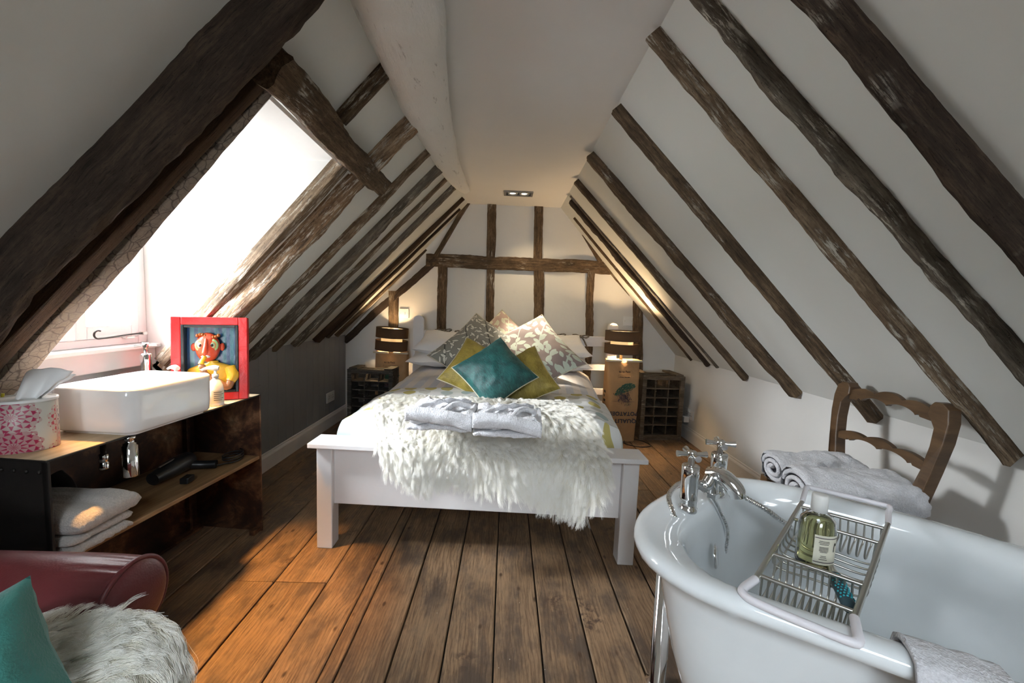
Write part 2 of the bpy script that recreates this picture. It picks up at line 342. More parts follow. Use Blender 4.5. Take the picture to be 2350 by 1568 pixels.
def _leafcush(name, base, leaf, outline=None, scale=6, ln=.46, wd=.2, base2=None):
    t = NT(name); c = t.co('UV'); msk, cc, out = leafm(t, c, scale, ln, wd); c3 = t.vm('ADD', c, (.37, .21, 0)); m2, _, o2 = leafm(t, c3, scale * 1.1, ln * .8, wd * .8)
    b = t.mix(t.noise(c, 2, 2), base, base2 or base)
    wv = t.n('ShaderNodeTexWave', wave_type='BANDS', bands_direction='DIAGONAL'); t.l(c, wv.inputs[0]); wv.inputs['Scale'].default_value = 1.3; wv.inputs['Distortion'].default_value = 3; wv.inputs['Detail'].default_value = 0
    stem = t.ramp(wv.outputs[1], [(.992, 0.), (.997, 1.)])
    if outline:
        b = t.mix(stem, b, outline); b = t.mix(o2, b, outline); b = t.mix(m2, b, leaf); b = t.mix(out, b, outline)
    else:
        b = t.mix(stem, b, leaf); b = t.mix(m2, b, leaf)
    b = t.mix(msk, b, leaf)
    return t.fin(b, .8, t.bump(t.noise(c, 160, 3), .2, .002), Sheen_Weight=.1)
M['leaf_grey'] = _leafcush('grey_leaf_print', (.24, .235, .20), (.66, .64, .56), (.06, .06, .05), 9, .44, .15)
M['leaf_pink'] = _leafcush('rose_leaf_print', (.50, .36, .30), (.66, .66, .50), None, 7.5, .48, .24)
M['leaf_teal'] = _leafcush('taupe_leaf_print', (.30, .235, .21), (.50, .56, .47), None, 7, .5, .25, (.22, .17, .16))
def _spread():
    t = NT('leaf_trail_print'); c = t.co('UV', (15, 5.2, 1)); sc = 1.0
    msk, cc, _ = leafm(t, c, 1.0, .46, .33, .3, (1.35, .5)); r = t.xyz(cc)
    lc = t.ramp(r[1], [(.0, (.50, .43, .15)), (.3, (.46, .53, .51)), (.55, (.57, .57, .52)), (.78, (.40, .50, .50))], 'CONSTANT')
    w = t.n('ShaderNodeTexWave', bands_direction='Y'); t.l(c, w.inputs[0]); w.inputs['Scale'].default_value = .32; w.inputs['Distortion'].default_value = 1.2; w.inputs['Detail'].default_value = 0
    b = t.mix(t.ramp(w.outputs[1], [(.97, 0.), (.985, .6)]), (.76, .76, .74), (.45, .5, .45)); b = t.mix(msk, b, lc)
    return t.fin(b, .85, t.bump(t.noise(t.co('Object'), 300, 3), .1, .002, t.bump(t.noise(t.co('Object'), 6, 3), .3, .02)))
M['spread'] = _spread()
def _stripe():
    t = NT('striped_cotton'); x = t.xyz(t.co('UV', (1, 1, 1))); s = t.ramp(t.ma('PINGPONG', t.ma('MULTIPLY', x[0], 34), 1.0), [(.45, 0.), (.55, 1.)])
    b = t.mix(t.ma('MULTIPLY', s, t.ramp(x[1], [(.45, .75), (.7, .25)])), (.80, .78, .79), (.58, .64, .76)); c = t.co('Object')
    return t.fin(b, .85, t.bump(t.noise(c, 5, 4, .5, .6), .5, .03))
M['stripe'] = _stripe()
def _fur(name, a, b):
    t = NT(name); hi = t.n('ShaderNodeHairInfo'); col = t.mix(hi.outputs['Intercept'], a, b); col = t.mix(t.ma('MULTIPLY', hi.outputs['Random'], .3), col, b)
    return t.fin(col, .55, None, 0, Sheen_Weight=.3, Subsurface_Weight=0.0)
M['fur'] = _fur('sheep_wool', (.82, .76, .62), (.95, .94, .90))
M['hide'] = plain('sheep_hide', (.60, .55, .44), .9)
def _leather():
    t = NT('oxblood_leather'); c = t.co('Object'); v = t.voro(c, 220, 'F1'); n1 = t.noise(c, 4, 3)
    return t.fin(t.mix(n1, (.085, .012, .014), (.15, .024, .028)), .40, t.bump(v, .15, .002), Coat_Weight=.15, Coat_Roughness=.35)
M['leather'] = _leather()
def _glass(name, col, rough=0.0, ior=1.45):
    t = NT(name); return t.fin(col, rough, None, 0, Transmission_Weight=1.0, IOR=ior)
M['glass'] = _glass('clear_glass', (1., 1., 1.)); M['soapliq'] = _glass('yellow_bath_oil', (.93, .91, .42), 0, 1.33)
def _pane():
    t = NT('window_glass'); g = t.n('ShaderNodeBsdfGlossy'); g.inputs['Roughness'].default_value = .02; tr = t.n('ShaderNodeBsdfTransparent'); fr = t.n('ShaderNodeFresnel'); mx = t.n('ShaderNodeMixShader')
    mx.inputs[0].default_value = .05; t.l(tr.outputs[0], mx.inputs[1]); t.l(g.outputs[0], mx.inputs[2]); t.l(mx.outputs[0], t.t.nodes['Material Output'].inputs[0]); return t.m
M['pane'] = _pane()
def emis(name, col, st):
    t = NT(name); t.b.inputs['Emission Color'].default_value = (*col, 1); t.b.inputs['Emission Strength'].default_value = st; return t.fin(col, .6)
M['bulb'] = emis('lit_bulb', (1.0, .82, .55), 30); M['spot_glow'] = emis('lit_spot', (1.0, .95, .85), 14)
def _shade():
    t = NT('brown_shade_fabric'); c = t.co('Object'); n1 = t.noise(t.co('Object', (1, 1, 6)), 70, 3); d = t.n('ShaderNodeBsdfDiffuse'); tr = t.n('ShaderNodeBsdfTranslucent'); mx = t.n('ShaderNodeMixShader')
    col = t.mix(n1, (.085, .058, .04), (.15, .11, .08)); t.l(col, d.inputs[0]); tr.inputs[0].default_value = (.34, .24, .145, 1); mx.inputs[0].default_value = .30
    t.l(d.outputs[0], mx.inputs[1]); t.l(tr.outputs[0], mx.inputs[2]); t.l(mx.outputs[0], t.t.nodes['Material Output'].inputs[0]); return t.m
M['shade'] = _shade()
def _diff():
    t = NT('white_diffuser'); d = t.n('ShaderNodeBsdfDiffuse'); tr = t.n('ShaderNodeBsdfTranslucent'); mx = t.n('ShaderNodeMixShader'); d.inputs[0].default_value = (.85, .8, .7, 1); tr.inputs[0].default_value = (.9, .85, .75, 1); mx.inputs[0].default_value = .5
    t.l(d.outputs[0], mx.inputs[1]); t.l(tr.outputs[0], mx.inputs[2]); t.l(mx.outputs[0], t.t.nodes['Material Output'].inputs[0]); return t.m
M['diffuser'] = _diff()

# ================================================================ THE ROOM
YB, XR, XL, XW, ZC = 3.75, 1.62, -1.50, -1.584, 2.02      # back wall, knee walls, dormer window wall, ceiling
Y0 = -4.7
nL = np.array([-1.236, 0, 1.102]); nL /= np.linalg.norm(nL); cL = float(nL @ np.array([-1.48, 0, .80]))
nR = np.array([1.3, 0, 1.14]); nR /= np.linalg.norm(nR); cR = float(nR @ np.array([1.62, 0, .70]))
def lx(z): return float((cL - nL[2] * z) / nL[0])          # x of the window-side slope at height z
def rx(z): return float((cR - nR[2] * z) / nR[0])
DY0, DY1, DZ = 1.215, 1.78, 1.69                            # dormer opening
# floor: dark joist void with a board object for every plank
mb = MB(); mb.bx(-1.75, 1.75, Y0, YB + .05, -.08, -.03); floor = struct('floor', mb, M['dark'])
seams = [-1.69, -1.51, -1.35, -1.19, -1.035, -.864, -.66, -.51, -.463, -.314, -.158, -.001, .153, .307, .464, .615, .77, .925, 1.08, 1.235, 1.39, 1.545, 1.70]
joints = {5: [1.47], 4: [1.47], 3: [2.1], 14: [.4], 15: [2.36], 16: [2.36], 17: [2.36, 3.12], 18: [3.12, 2.36], 19: [2.36, 3.12], 20: [3.3], 2: [.7], 10: [2.9], 7: [-.2]}
for i in range(len(seams) - 1):
    a, b = seams[i], seams[i + 1]
    for j, (u, v) in enumerate(zip([Y0] + sorted(joints.get(i, [])), sorted(joints.get(i, [])) + [YB])):
        mb = MB(); n = max(2, int((v - u) / .12)); zt = random.uniform(-.0015, .0015); g = random.uniform(.0018, .0040)
        def edge(x, y, s): return x + s * g + .0016 * nz((x * 7, y * 3.3, 2.2))
        vs = []; fs = []
        for k in range(n + 1):
            y = u + .0015 + (v - u - .003) * k / n; l, r = edge(a, y, 1), edge(b, y, -1)
            vs += [(l, y, -.025), (l, y, zt - .002), (l + .003, y, zt), (r - .003, y, zt + .0006), (r, y, zt - .002), (r, y, -.025)]
        for k in range(n):
            for q in range(5): fs.append((k * 6 + q, k * 6 + q + 1, (k + 1) * 6 + q + 1, (k + 1) * 6 + q))
        fs += [(0, 1, 2, 3, 4, 5)[::-1], tuple(n * 6 + q for q in range(6))]
        mb.add(vs, fs); o = part('plank', mb, M['plank'], floor)
mb = MB(); T = .05
mb.bx(lx(ZC) - .05, rx(ZC) + .05, Y0, YB, ZC, ZC + T); struct('ceiling', mb, M['ceil'])
mb = MB()   # added frame round the unseen ceiling fill light behind the photographer
for a in ((-.44, -.40, -1.6, -.2), (.30, .34, -1.6, -.2), (-.40, .30, -1.6, -1.56), (-.40, .30, -.24, -.2)): mb.bx(*a, ZC - .05, ZC - .001)
struct('added_fill_frame', mb, M['white_paint'])
def slab(p, q, n, y0, y1, th=.05):
    """a sloping slab from p=(x,z) to q=(x,z), thickened outwards along n"""
    m = MB(); o = (n[0] * th, n[2] * th)
    c = [(p[0], p[1]), (q[0], q[1]), (q[0] + o[0], q[1] + o[1]), (p[0] + o[0], p[1] + o[1])]
    m.v = [(x, y, z) for y in (y0, y1) for x, z in c]; m.uv = [(0, 0)] * 8; m.sm = [False] * 6
    m.f = [(0, 1, 2, 3), (7, 6, 5, 4), (0, 4, 5, 1), (1, 5, 6, 2), (2, 6, 7, 3), (3, 7, 4, 0)]; return m
def join(*ms):
    r = MB()
    for m in ms: r.add(m.v, m.f, False); r.sm[-len(m.f):] = m.sm
    return r
zb = .74; lo = (lx(zb), zb); hi = (lx(ZC + .02), ZC + .02); hd = (lx(DZ), DZ)
struct('ceiling_left_slope', join(slab(lo, hi, nL, Y0, DY0), slab(hd, hi, nL, DY0, DY1), slab(lo, hi, nL, DY1, YB)), M['slope'])
struct('ceiling_right_slope', slab((rx(.69), .69), (rx(ZC + .02), ZC + .02), nR, Y0, YB), M['slope'])
mb = MB(); mb.bx(XR, XR + .06, Y0, YB, -.03, .72); struct('wall_right', mb, M['wall'])
mb = MB(); mb.bx(-1.8, 1.8, YB, YB + .06, -.03, 2.1); struct('wall_back', mb, M['wall'])
mb = MB(); mb.bx(XL - .10, XL - .03, DY1 + .05, YB, -.03, .82); mb.bx(XL - .10, XL - .03, Y0, DY0 - .03, -.03, .80); wl = struct('wall_left', mb, M['dark'])
# grey tongue-and-groove boarding on the low wall, with the framed hatch beside the washstand
y = DY1 + .06; k = 0
while y < YB - .01:
    w = min(.098, YB - y); mb = MB(); zt = .80 if y > 2.1 else .78
    mb.bx(XL - .028, XL, y + .0012, y + w - .0012, .0, zt); part('panel_board', mb, M['grey_panel'], wl, .003); y += w; k += 1
mb = MB(); mb.bx(XL, XL + .008, 1.9, 2.44, .50, .56); part('hatch_rail', mb, M['grey_panel'], wl, .002)
mb = MB(); mb.bx(XL - .03, XL, Y0, DY0 - .04, 0, .80); part('panel_board', mb, M['grey_panel'], wl)
for s, xx in ((1, XR), (-1, XL)):
    mb = MB(); t = .016
    prof = [(0, 0), (t, 0), (t, .088), (t * .8, .096), (t * .45, .102), (t * .4, .112), (0, .114)]
    ya, yb = (Y0, YB) if s > 0 else (1.86, YB)
    pts = [(xx - s * a, yy, z) for yy in (ya, yb) for a, z in prof]; n = len(prof)
    mb.add(pts, [(i, (i + 1) % n, n + (i + 1) % n, n + i) for i in range(n)] + [tuple(range(n)), tuple(range(n, 2 * n))[::-1]])
    struct('baseboard_right' if s > 0 else 'baseboard_left', mb, M['white_paint'])
mb = MB(); mb.bx(XL + .016, -.8, YB - .016, YB, 0, .11); mb.bx(.95, XR - .016, YB - .016, YB, 0, .11); struct('baseboard_back', mb, M['white_paint'], .003)
# wall behind the photographer, with its window opening
mb = MB(); wx, wz0, wz1 = .55, .75, 1.75
mb.bx(-1.8, -wx, Y0 - .06, Y0, -.03, 2.1); mb.bx(wx, 1.8, Y0 - .06, Y0, -.03, 2.1); mb.bx(-wx, wx, Y0 - .06, Y0, -.03, wz0); mb.bx(-wx, wx, Y0 - .06, Y0, wz1, 2.1)
struct('wall_front', mb, M['wall'])
mb = MB(); fr = .05
for a in (-wx, -fr / 2, wx - fr): mb.bx(a, a + fr, Y0 - .05, Y0, wz0, wz1)
for a in (wz0, wz1 - fr): mb.bx(-wx, wx, Y0 - .052, Y0 - .002, a, a + fr)
w2 = struct('window_2', mb, M['white_paint'], .004)
mb = MB(); mb.bx(-wx + .02, wx - .02, Y0 - .03, Y0 - .026, wz0 + .02, wz1 - .02); part('pane', mb, M['pane'], w2)

# dormer: cheeks, little ceiling, window wall
XO = XW - .06
mb = MB(); th = .05
def cheek(ya, yb):
    m = MB(); poly = [(XO, -.03), (XL, -.03), (XL, lx(0) and .78), (lx(DZ), DZ), (XO, DZ)]
    m.v = [(x, y, z) for y in (ya, yb) for x, z in poly]; n = 5; m.uv = [(0, 0)] * 10
    m.f = [tuple(range(n)), tuple(range(n, 2 * n))[::-1]] + [(i, n + i, n + (i + 1) % n, (i + 1) % n) for i in range(n)]; m.sm = [False] * len(m.f); return m
struct('wall_dormer_far', cheek(DY1, DY1 + .05), M['dormer']); struct('wall_dormer_near', cheek(DY0 - .05, DY0), M['dormer'])
mb.bx(XO, lx(DZ) + .02, DY0 - .05, DY1 + .05, DZ, DZ + .04); struct('ceiling_dormer', mb, M['dormer'])
SZ = .875
mb = MB(); mb.bx(XO, XW, DY0, DY1, -.03, SZ - .09); struct('wall_dormer_splash', mb, plain('grey_splash', (.33, .34, .34), .5))
mb = MB(); mb.bx(XO, XW, DY0, DY1, 1.60, DZ); struct('wall_dormer_head', mb, M['dormer'])
win = thing('window_1', None, None, (XW, (DY0 + DY1) / 2, SZ)); win['kind'] = 'structure'
mb = MB(); mb.bx(XW - .05, XW + .035, DY0 + .002, DY1 - .002, SZ - .088, SZ - .012); mb.bx(XW - .05, XW + .06, DY0 + .002, DY1 - .002, SZ - .012, SZ + .006); part('window_sill', mb, M['white_paint'], win, .004, world=True)
fx0, fx1 = XW - .045, XW + .0
mb = MB(); z0, z1 = SZ + .007, 1.60
mb.bx(fx0, fx1, DY0 + .002, DY0 + .045, z0, z1); mb.bx(fx0, fx1, DY1 - .045, DY1 - .002, z0, z1); mb.bx(fx0, fx1, DY0 + .045, DY1 - .045, z1 - .04, z1); mb.bx(fx0, fx1, DY0 + .045, DY1 - .045, z0, z0 + .03)
part('window_frame', mb, M['white_paint'], win, .003, world=True)
for ya, yb in ((DY0 + .048, 1.478), (1.482, DY1 - .048)):
    mb = MB(); q = .036; xa, xb = fx0 + .005, fx1 + .008; a0, a1 = z0 + .032, z1 - .042
    mb.bx(xa, xb, ya, ya + q, a0, a1); mb.bx(xa, xb, yb - q, yb, a0, a1); mb.bx(xa, xb, ya + q, yb - q, a0, a0 + .05); mb.bx(xa, xb, ya + q, yb - q, a1 - q, a1)
    mb.bx(xa + .005, xb - .005, (ya + yb) / 2 - .008, (ya + yb) / 2 + .008, a0, a1); mb.bx(xa + .005, xb - .005, ya, yb, 1.24, 1.256)
    sh = part('casement', mb, M['white_paint'], win, .003, world=True)
    mb = MB(); mb.bx(xa + .015, xa + .018, ya + .01 - win.location.y, yb - .01 - win.location.y, a0 + .01, a1 - .01); mb.v = [(p[0] - win.location.x, p[1], p[2] - win.location.z) for p in mb.v]; part('pane', mb, M['pane'], sh)
st = thing('casement_stay', 'black wrought iron casement stay with a curled tail on the window', 'window stay', (XW + .03, 1.6, .905))
mb = MB(); yy = 1.52; zz = .918; cu = [(XW + .035, yy + .012 + .017 * math.cos(a) * (1 - .09 * a / 3), zz + .014 + .017 * math.sin(a) * (1 - .09 * a / 3)) for a in np.linspace(1.0, 4.7, 14)]
mb.tube(cu + [(XW + .035, 1.56, zz), (XW + .03, 1.66, zz + .006), (XW + .025, 1.74, zz + .008)], .0032, 8); part('bar', mb, M['iron'], st, world=True)
mb = MB(); mb.box((XW + .022, 1.735, .924), (.02, .02, .014)); part('pin', mb, M['steel'], st, .002, world=True)
mb = MB(); mb.bx(XW + .002, XW + .018, 1.66, 1.70, .905, .915); part('pin', mb, M['steel'], st, .002, world=True)
# garden foliage outside the window
def bush(name, label, c, r, n, seed):
    rg = np.random.default_rng(seed); mb = MB()
    for i in range(n):
        d = rg.normal(size=3); d /= np.linalg.norm(d); p = np.array(c) + d * np.array(r) * rg.uniform(.5, 1) ** .5; a = rg.normal(size=3); a /= np.linalg.norm(a); b = np.cross(a, d); b /= (np.linalg.norm(b) + 1e-6); s = rg.uniform(.04, .09)
        mb.add([p - a * s, p + b * s * .45, p + a * s, p - b * s * .45], [(0, 1, 2, 3)])
    return solo(name, mb, plain('leaf_green', (.10, .20, .04), .6), label, 'bush', kind='stuff')
bush('garden_bush', 'pale green garden foliage seen through the dormer window', (-4.6, 1.9, .9), (.9, 1.3, 1.1), 2600, 3)
t_ = thing('bush_stem', 'brown stems of the garden foliage outside the dormer window', 'stem', (-4.6, 1.9, -1.5)); mb = MB()
for dx, dy in ((0, 0), (.15, .4), (-.1, -.4)): mb.tube([(dx * .3, dy * .3, 0), (dx, dy, 1.4), (dx * 1.3, dy * 1.3, 2.2)], .03)
part('stem', mb, M['timber'], t_)

# ================================================================ TIMBERS
def timber(name, label, p0, p1, w, d, zdir, m, group=None, emb=.03, w1=None, d1=None, rough=1.0, bend=0.0, cat='beam', seed=None):
    Mx = frame_of(p0, p1, zdir); L = (V(p1) - V(p0)).length; sd = seed if seed is not None else random.uniform(0, 90)
    n = max(8, int(L / .022)); mb = MB(); w1 = w1 or w; d1 = d1 or d
    def sec(u, v):
        x = v * L; f = v; W = (w + (w1 - w) * f) / 2; D = d + (d1 - d) * f
        # ring: rounded rectangle from -emb to D
        per = [(-W, -emb), (-W, D * .3), (-W, D * .65), (-W * .985, D * .94), (-W * .93, D), (-W * .4, D * 1.01), (0, D * 1.01), (W * .4, D * 1.01), (W * .93, D), (W * .985, D * .94), (W, D * .65), (W, D * .3), (W, -emb)]
        yv, zv = per[int(round(u * 12))]
        a = .006 * rough * (w / .08) ** .5
        oy = a * 1.3 * nz((x * 2.2, sd, 1)) + bend * math.sin(math.pi * f) + a * .35 * nz((x * 8, sd + 4, yv * 12))
        if zv > 0:
            yv += a * .7 * nz((x * 5, sd + yv * 30, zv * 30)) + a * .5 * nz((x * 26, sd + yv * 44, zv * 40))
            zv += a * 1.5 * nz((x * 4, sd + 9, yv * 14)) + a * .7 * nz((x * 24, sd + 19, yv * 50))
        return (x, yv + oy, zv)
    mb.grid(sec, 12, n)
    e0 = [mb.v[i] for i in range(13)]; e1 = mb.v[-13:]
    mb.add(e0, [tuple(range(13))]); mb.add(e1, [tuple(range(13))[::-1]])
    o = part(name, mb, m); o.matrix_world = Mx
    return tag(o, label, cat, group)
def rafter(side, U, D, d, z0, z1, label, m, group, **k):
    """U: edge on the slope nearer the camera, D: farther edge of the proud face, each an image line"""
    n, c = (nL, cL) if side < 0 else (nR, cR)
    fx = lx if side < 0 else rx
    def line(p, q, off): return at(*p, n=(n, c - off)), at(*q, n=(n, c - off))
    u0, u1 = line(*U, 0.0); d0, d1 = line(*D, d)
    def yat(a, b, z): return a.y + (b.y - a.y) * (z - a.z) / (b.z - a.z)
    dz = d * n[2]
    yu0, yu1, yd0, yd1 = yat(u0, u1, z0), yat(u0, u1, z1), yat(d0, d1, z0 - dz), yat(d0, d1, z1 - dz)
    w0, w1 = abs(yd0 - yu0), abs(yd1 - yu1)
    P0 = V((fx(z0), (yu0 + yd0) / 2, z0)); P1 = V((fx(z1), (yu1 + yd1) / 2, z1))
    return timber('rafter', label, P0, P1, max(.018, w0), d, V(-n), m, group, w1=max(.018, w1), **k)
GR, GL = 'rafters on the slope above the bath', 'rafters on the window-side slope'
R = lambda *a, **k: rafter(1, *a, **k); L = lambda *a, **k: rafter(-1, *a, **k)
R([(2070, 149), (2350, 471)], [(1898, 88), (2150, 390)], .075, 2.02, .50, 'massive blackened rafter with a white plaster scar, the one closest to the bath', M['timber_scar'], GR, rough=2.0)
R([(1699, 76), (2173, 600)], [(1640, 55), (2105, 600)], .045, 2.03, .68, 'knobbly grey-brown rafter between the massive black one and the rafter over the chair', M['timber_grey'], GR, rough=2.6)
R([(1655, 230), (1971, 600)], [(1588, 218), (1906, 597)], .055, 2.02, .70, 'thick grey flecked rafter ending low beside the ladder-back chair', M['timber_pale'], GR, rough=1.6)
R([(1434, 247), (2013, 936)], [(1403, 264), (1970, 945)], .05, 2.01, .69, 'straight brown rafter ending behind the back of the ladder-back chair', M['timber'], GR)
R([(1371, 356), (1828, 885)], [(1344, 368), (1791, 889)], .045, 2.01, .69, 'brown rafter with a knot and a nail, fifth of its slope from the camera', M['timber'], GR, rough=1.4)
R([(1330, 418), (1714, 858)], [(1320, 421), (1695, 862)], .038, 2.01, .69, 'slender brown rafter, sixth of its slope from the camera', M['timber'], GR)
R([(1310, 448), (1646, 838)], [(1305, 450), (1637, 838)], .012, 2.0, .70, 'very thin grey rafter edge just in front of the wavy dark one', M['timber_grey'], GR)
R([(1316, 466), (1626, 832)], [(1309, 463), (1612, 833)], .03, 1.98, .70, 'wavy dark rafter near the lit patch from the lamp', M['timber_dark'], GR, rough=1.5)
R([(1336, 520), (1589, 826)], [(1331, 520), (1583, 827)], .018, 1.9, .70, 'thin brown rafter closest to the gable on the bath side', M['timber'], GR)
# window side
L([(0, 596), (548, 0)], [(194, 557), (587, 164)], .11, 2.03, .72, 'massive blackened rafter in front of the dormer', M['timber_dark'], GL, rough=2.2)
L([(191, 557), (538, 213)], [(264, 557), (577, 213)], .045, 1.74, .72, 'smooth brown board along the near side of the dormer opening', M['board'], GL, rough=.3)
L([(264, 557), (590, 200)], [(337, 555), (630, 215)], .022, 1.72, .72, 'crackled grey painted board edging the dormer opening', M['crackle'], GL, rough=1.0)
L([(773, 378), (560, 619)], [(797, 397), (560, 648)], .02, 1.68, .80, 'pale weathered trim board on the far edge of the dormer', M['timber_pale'], GL, rough=.8)
L([(802, 404), (560, 654)], [(833, 430), (560, 728)], .075, 2.02, .76, 'thick worm-eaten rafter on the far side of the dormer', M['bark'], GL, rough=2.0)
L([(979, 339), (568, 757)], [(991, 355), (568, 793)], .035, 2.02, .74, 'pale weathered rafter next beyond the worm-eaten one', M['timber_pale'], GL, rough=1.4)
L([(1003, 374), (568, 808)], [(1016, 394), (585, 832)], .045, 2.02, .74, 'dark gnarled rafter coming down behind the red picture frame', M['timber_grey'], GL, rough=1.8)
L([(1024, 404), (607, 815)], [(1031, 412), (621, 821)], .02, 2.02, .76, 'thin light brown rafter, next beyond the gnarled one', M['timber_pale'], GL)
L([(1040, 420), (660, 795)], [(1048, 433), (678, 803)], .035, 2.02, .78, 'medium dark rafter above the middle of the grey boarding', M['timber_grey'], GL, rough=1.2)
L([(1070, 443), (708, 787)], [(1078, 447), (724, 797)], .03, 2.0, .78, 'smooth reddish brown rafter with a straight edge', M['board'], GL, rough=.5)
L([(1047, 485), (748, 770)], [(1052, 487), (758, 775)], .018, 1.95, .79, 'thin black rafter catching the lamp light on the window side', M['timber_dark'], GL)
L([(1011, 540), (778, 758)], [(1017, 542), (788, 763)], .02, 1.85, .79, 'thin brown rafter closest to the gable on the window side', M['timber'], GL)
L([(765, 265), (880, 140)], [(790, 290), (895, 175)], .05, 2.02, 1.75, 'short rafter between the dormer header and the white beam', M['timber'], GL, rough=1.2)
timber('header_beam', 'hewn oak header beam across the top of the dormer opening', (lx(1.715), 1.07, 1.715), (lx(1.70), 2.035, 1.70), .105, .085, V(-nL), M['timber'], None, rough=2.0, w1=.085)
mb = MB(); Mx = frame_of((lx(1.675), DY0 - .02, 1.672), (lx(1.66), 1.82, 1.66), V(-nL)); mb.box((.30, 0, .0), (.62, .012, .03), Mx); struct('trim_1', mb, M['white_paint'])
# limewashed purlin between ceiling and slope
path = [(-.345, .55, 1.99), (-.345, 1.0, 1.97), (-.345, 1.25, 1.955), (-.375, 1.6, 1.95), (-.39, 1.9, 1.955), (-.40, 2.2, 1.97), (-.405, 2.6, 1.98), (-.385, 3.0, 1.99), (-.36, 3.22, 2.0)]
rad = [.155, .15, .145, .13, .115, .105, .088, .066, .045]
ps = arc(path, 10); rr = np.interp(np.linspace(0, 8, len(ps)), range(9), rad); mb = MB(); n = 20
vs = []
for i, p in enumerate(ps):
    for k in range(n):
        a = 2 * math.pi * k / n; r = rr[i] * (1 + .08 * math.cos(4 * a + .6)) * (1 + .10 * nz((p.y * 3, math.cos(a), math.sin(a))) + .035 * nz((p.y * 12, math.cos(a) * 3, math.sin(a) * 3)))
        vs.append((p.x + r * math.cos(a) * .86, p.y, p.z + r * .75 * math.sin(a)))
fs = [(i * n + k, i * n + (k + 1) % n, (i + 1) * n + (k + 1) % n, (i + 1) * n + k) for i in range(len(ps) - 1) for k in range(n)] + [tuple(range(n)), tuple(range((len(ps) - 1) * n, len(ps) * n))[::-1]]
mb.add(vs, fs, True); solo('purlin', mb, M['white_beam'], 'crooked white painted purlin running under the flat ceiling', 'beam')
# gable framing on the back wall
GB = 'timbers framing the gable wall'
def wt(name, label, a, b, wpx, m='timber', d=.022, rough=1.0, w1=None, **k):
    p0, p1 = at(*a, y=YB - .012), at(*b, y=YB - .012); p0.y = p1.y = YB
    s = (YB) / FPX; return timber(name, label, p0, p1, wpx * s, d, (0, -1, 0), M[m], GB, rough=rough, w1=(w1 or wpx) * s, **k)
wt('tie_beam', 'long horizontal oak tie beam across the gable', (978, 598), (1402, 613), 29, rough=1.2)
wt('stud', 'short upright stud above the tie beam, window side', (1129, 468), (1126, 590), 20)
wt('stud', 'short upright stud above the tie beam, bath side', (1237, 472), (1234, 594), 20)
wt('stud', 'upright stud under the tie beam next to its window-side end', (1016, 612), (1008, 900), 21)
wt('stud', 'upright stud under the tie beam, behind the tip of the grey cushion', (1126, 618), (1124, 900), 18)
wt('stud', 'upright stud under the tie beam, behind the brightly lit cushion', (1237, 620), (1235, 900), 23)
wt('stud', 'crooked upright stud crossing the headboard rails on the bath side', (1357, 622), (1343, 940), 15, w1=20, rough=1.6)
wt('post', 'short wall post above the lamp on the window side', (904, 668), (903, 960), 21)
wt('post', 'short wall post above the lamp on the bath side', (1464, 690), (1463, 1000), 23)
wt('brace', 'upper sloping brace from the ceiling to the tie beam, window side', (1074, 464), (1000, 588), 10)
wt('brace', 'lower sloping brace under the tie beam, window side', (1002, 596), (790, 782), 15, rough=1.4, m='timber_dark')
wt('brace', 'upper sloping brace from the ceiling to the tie beam, bath side', (1300, 472), (1380, 600), 10, w1=13)
wt('brace', 'lower sloping brace under the tie beam, bath side', (1388, 606), (1564, 812), 9, w1=8)

# ================================================================ BED
bed = thing('bed', 'white painted wooden double bed with slatted headboard and panelled footboard', 'bed', (-.1, 2.6, 0))
def bw(name, mb, bevel=.004, m=None, par=None, **t): return part(name, mb, m or M['bed_white'], par or bed, bevel, world=True, **t)
fa = -.045     # the footboard runs a touch askew
def fy(x): return 1.69 + (x + .80) * fa
def skew(mb): mb.v = [(x, y + (x + .80) * fa, z) for x, y, z in mb.v]; return mb
for x0 in (-.803, .520):
    mb = MB(); mb.bx(x0, x0 + .069, 1.69, 1.762, 0, .465); bw('leg', skew(mb))
mb = MB(); mb.bx(-.735, .520, 1.712, 1.742, .198, .465); bw('footboard_panel', skew(mb))
mb = MB(); mb.bx(-.735, .520, 1.704, 1.714, .445, .465); bw('footboard_rail', skew(mb))
mb = MB(); mb.bx(-.826, .612, 1.655, 1.785, .466, .487); bw('footboard_cap', skew(mb), .003)
YH = 3.5
for x0, x1 in ((-.815, -.72), (.905, .992)):
    mb = MB(); r = (x1 - x0) / 2; c = (x0 + x1) / 2; poly = [(x0, 0)] + [(c - r * math.cos(a), .95 + r * .9 * math.sin(a)) for a in np.linspace(0, math.pi, 13)] + [(x1, 0)]
    mb.prism(poly, 0, .045, Matrix(((1, 0, 0, 0), (0, 0, 1, YH), (0, 1, 0, 0), (0, 0, 0, 1)))); bw('headboard_post', mb)
for z0, z1 in ((.772, .862), (.558, .612), (.338, .395), (.18, .28)):
    mb = MB(); mb.bx(-.722, .907, YH + .01, YH + .034, z0, z1); bw('headboard_rail', mb, .003)
for s in (-1, 1):
    p, q = ((-.775, 1.76), (-.775, 3.5)) if s < 0 else ((.545, 1.70), (.82, 3.5))
    mb = MB(); t = .012; mb.add([(p[0] - t, p[1], .2), (p[0] + t, p[1], .2), (q[0] + t, q[1], .2), (q[0] - t, q[1], .2), (p[0] - t, p[1], .32), (p[0] + t, p[1], .32), (q[0] + t, q[1], .32), (q[0] - t, q[1], .32)],
                                [(3, 2, 1, 0), (4, 5, 6, 7), (0, 1, 5, 4), (1, 2, 6, 5), (2, 3, 7, 6), (3, 0, 4, 7)]); bw('side_rail', mb, .003)
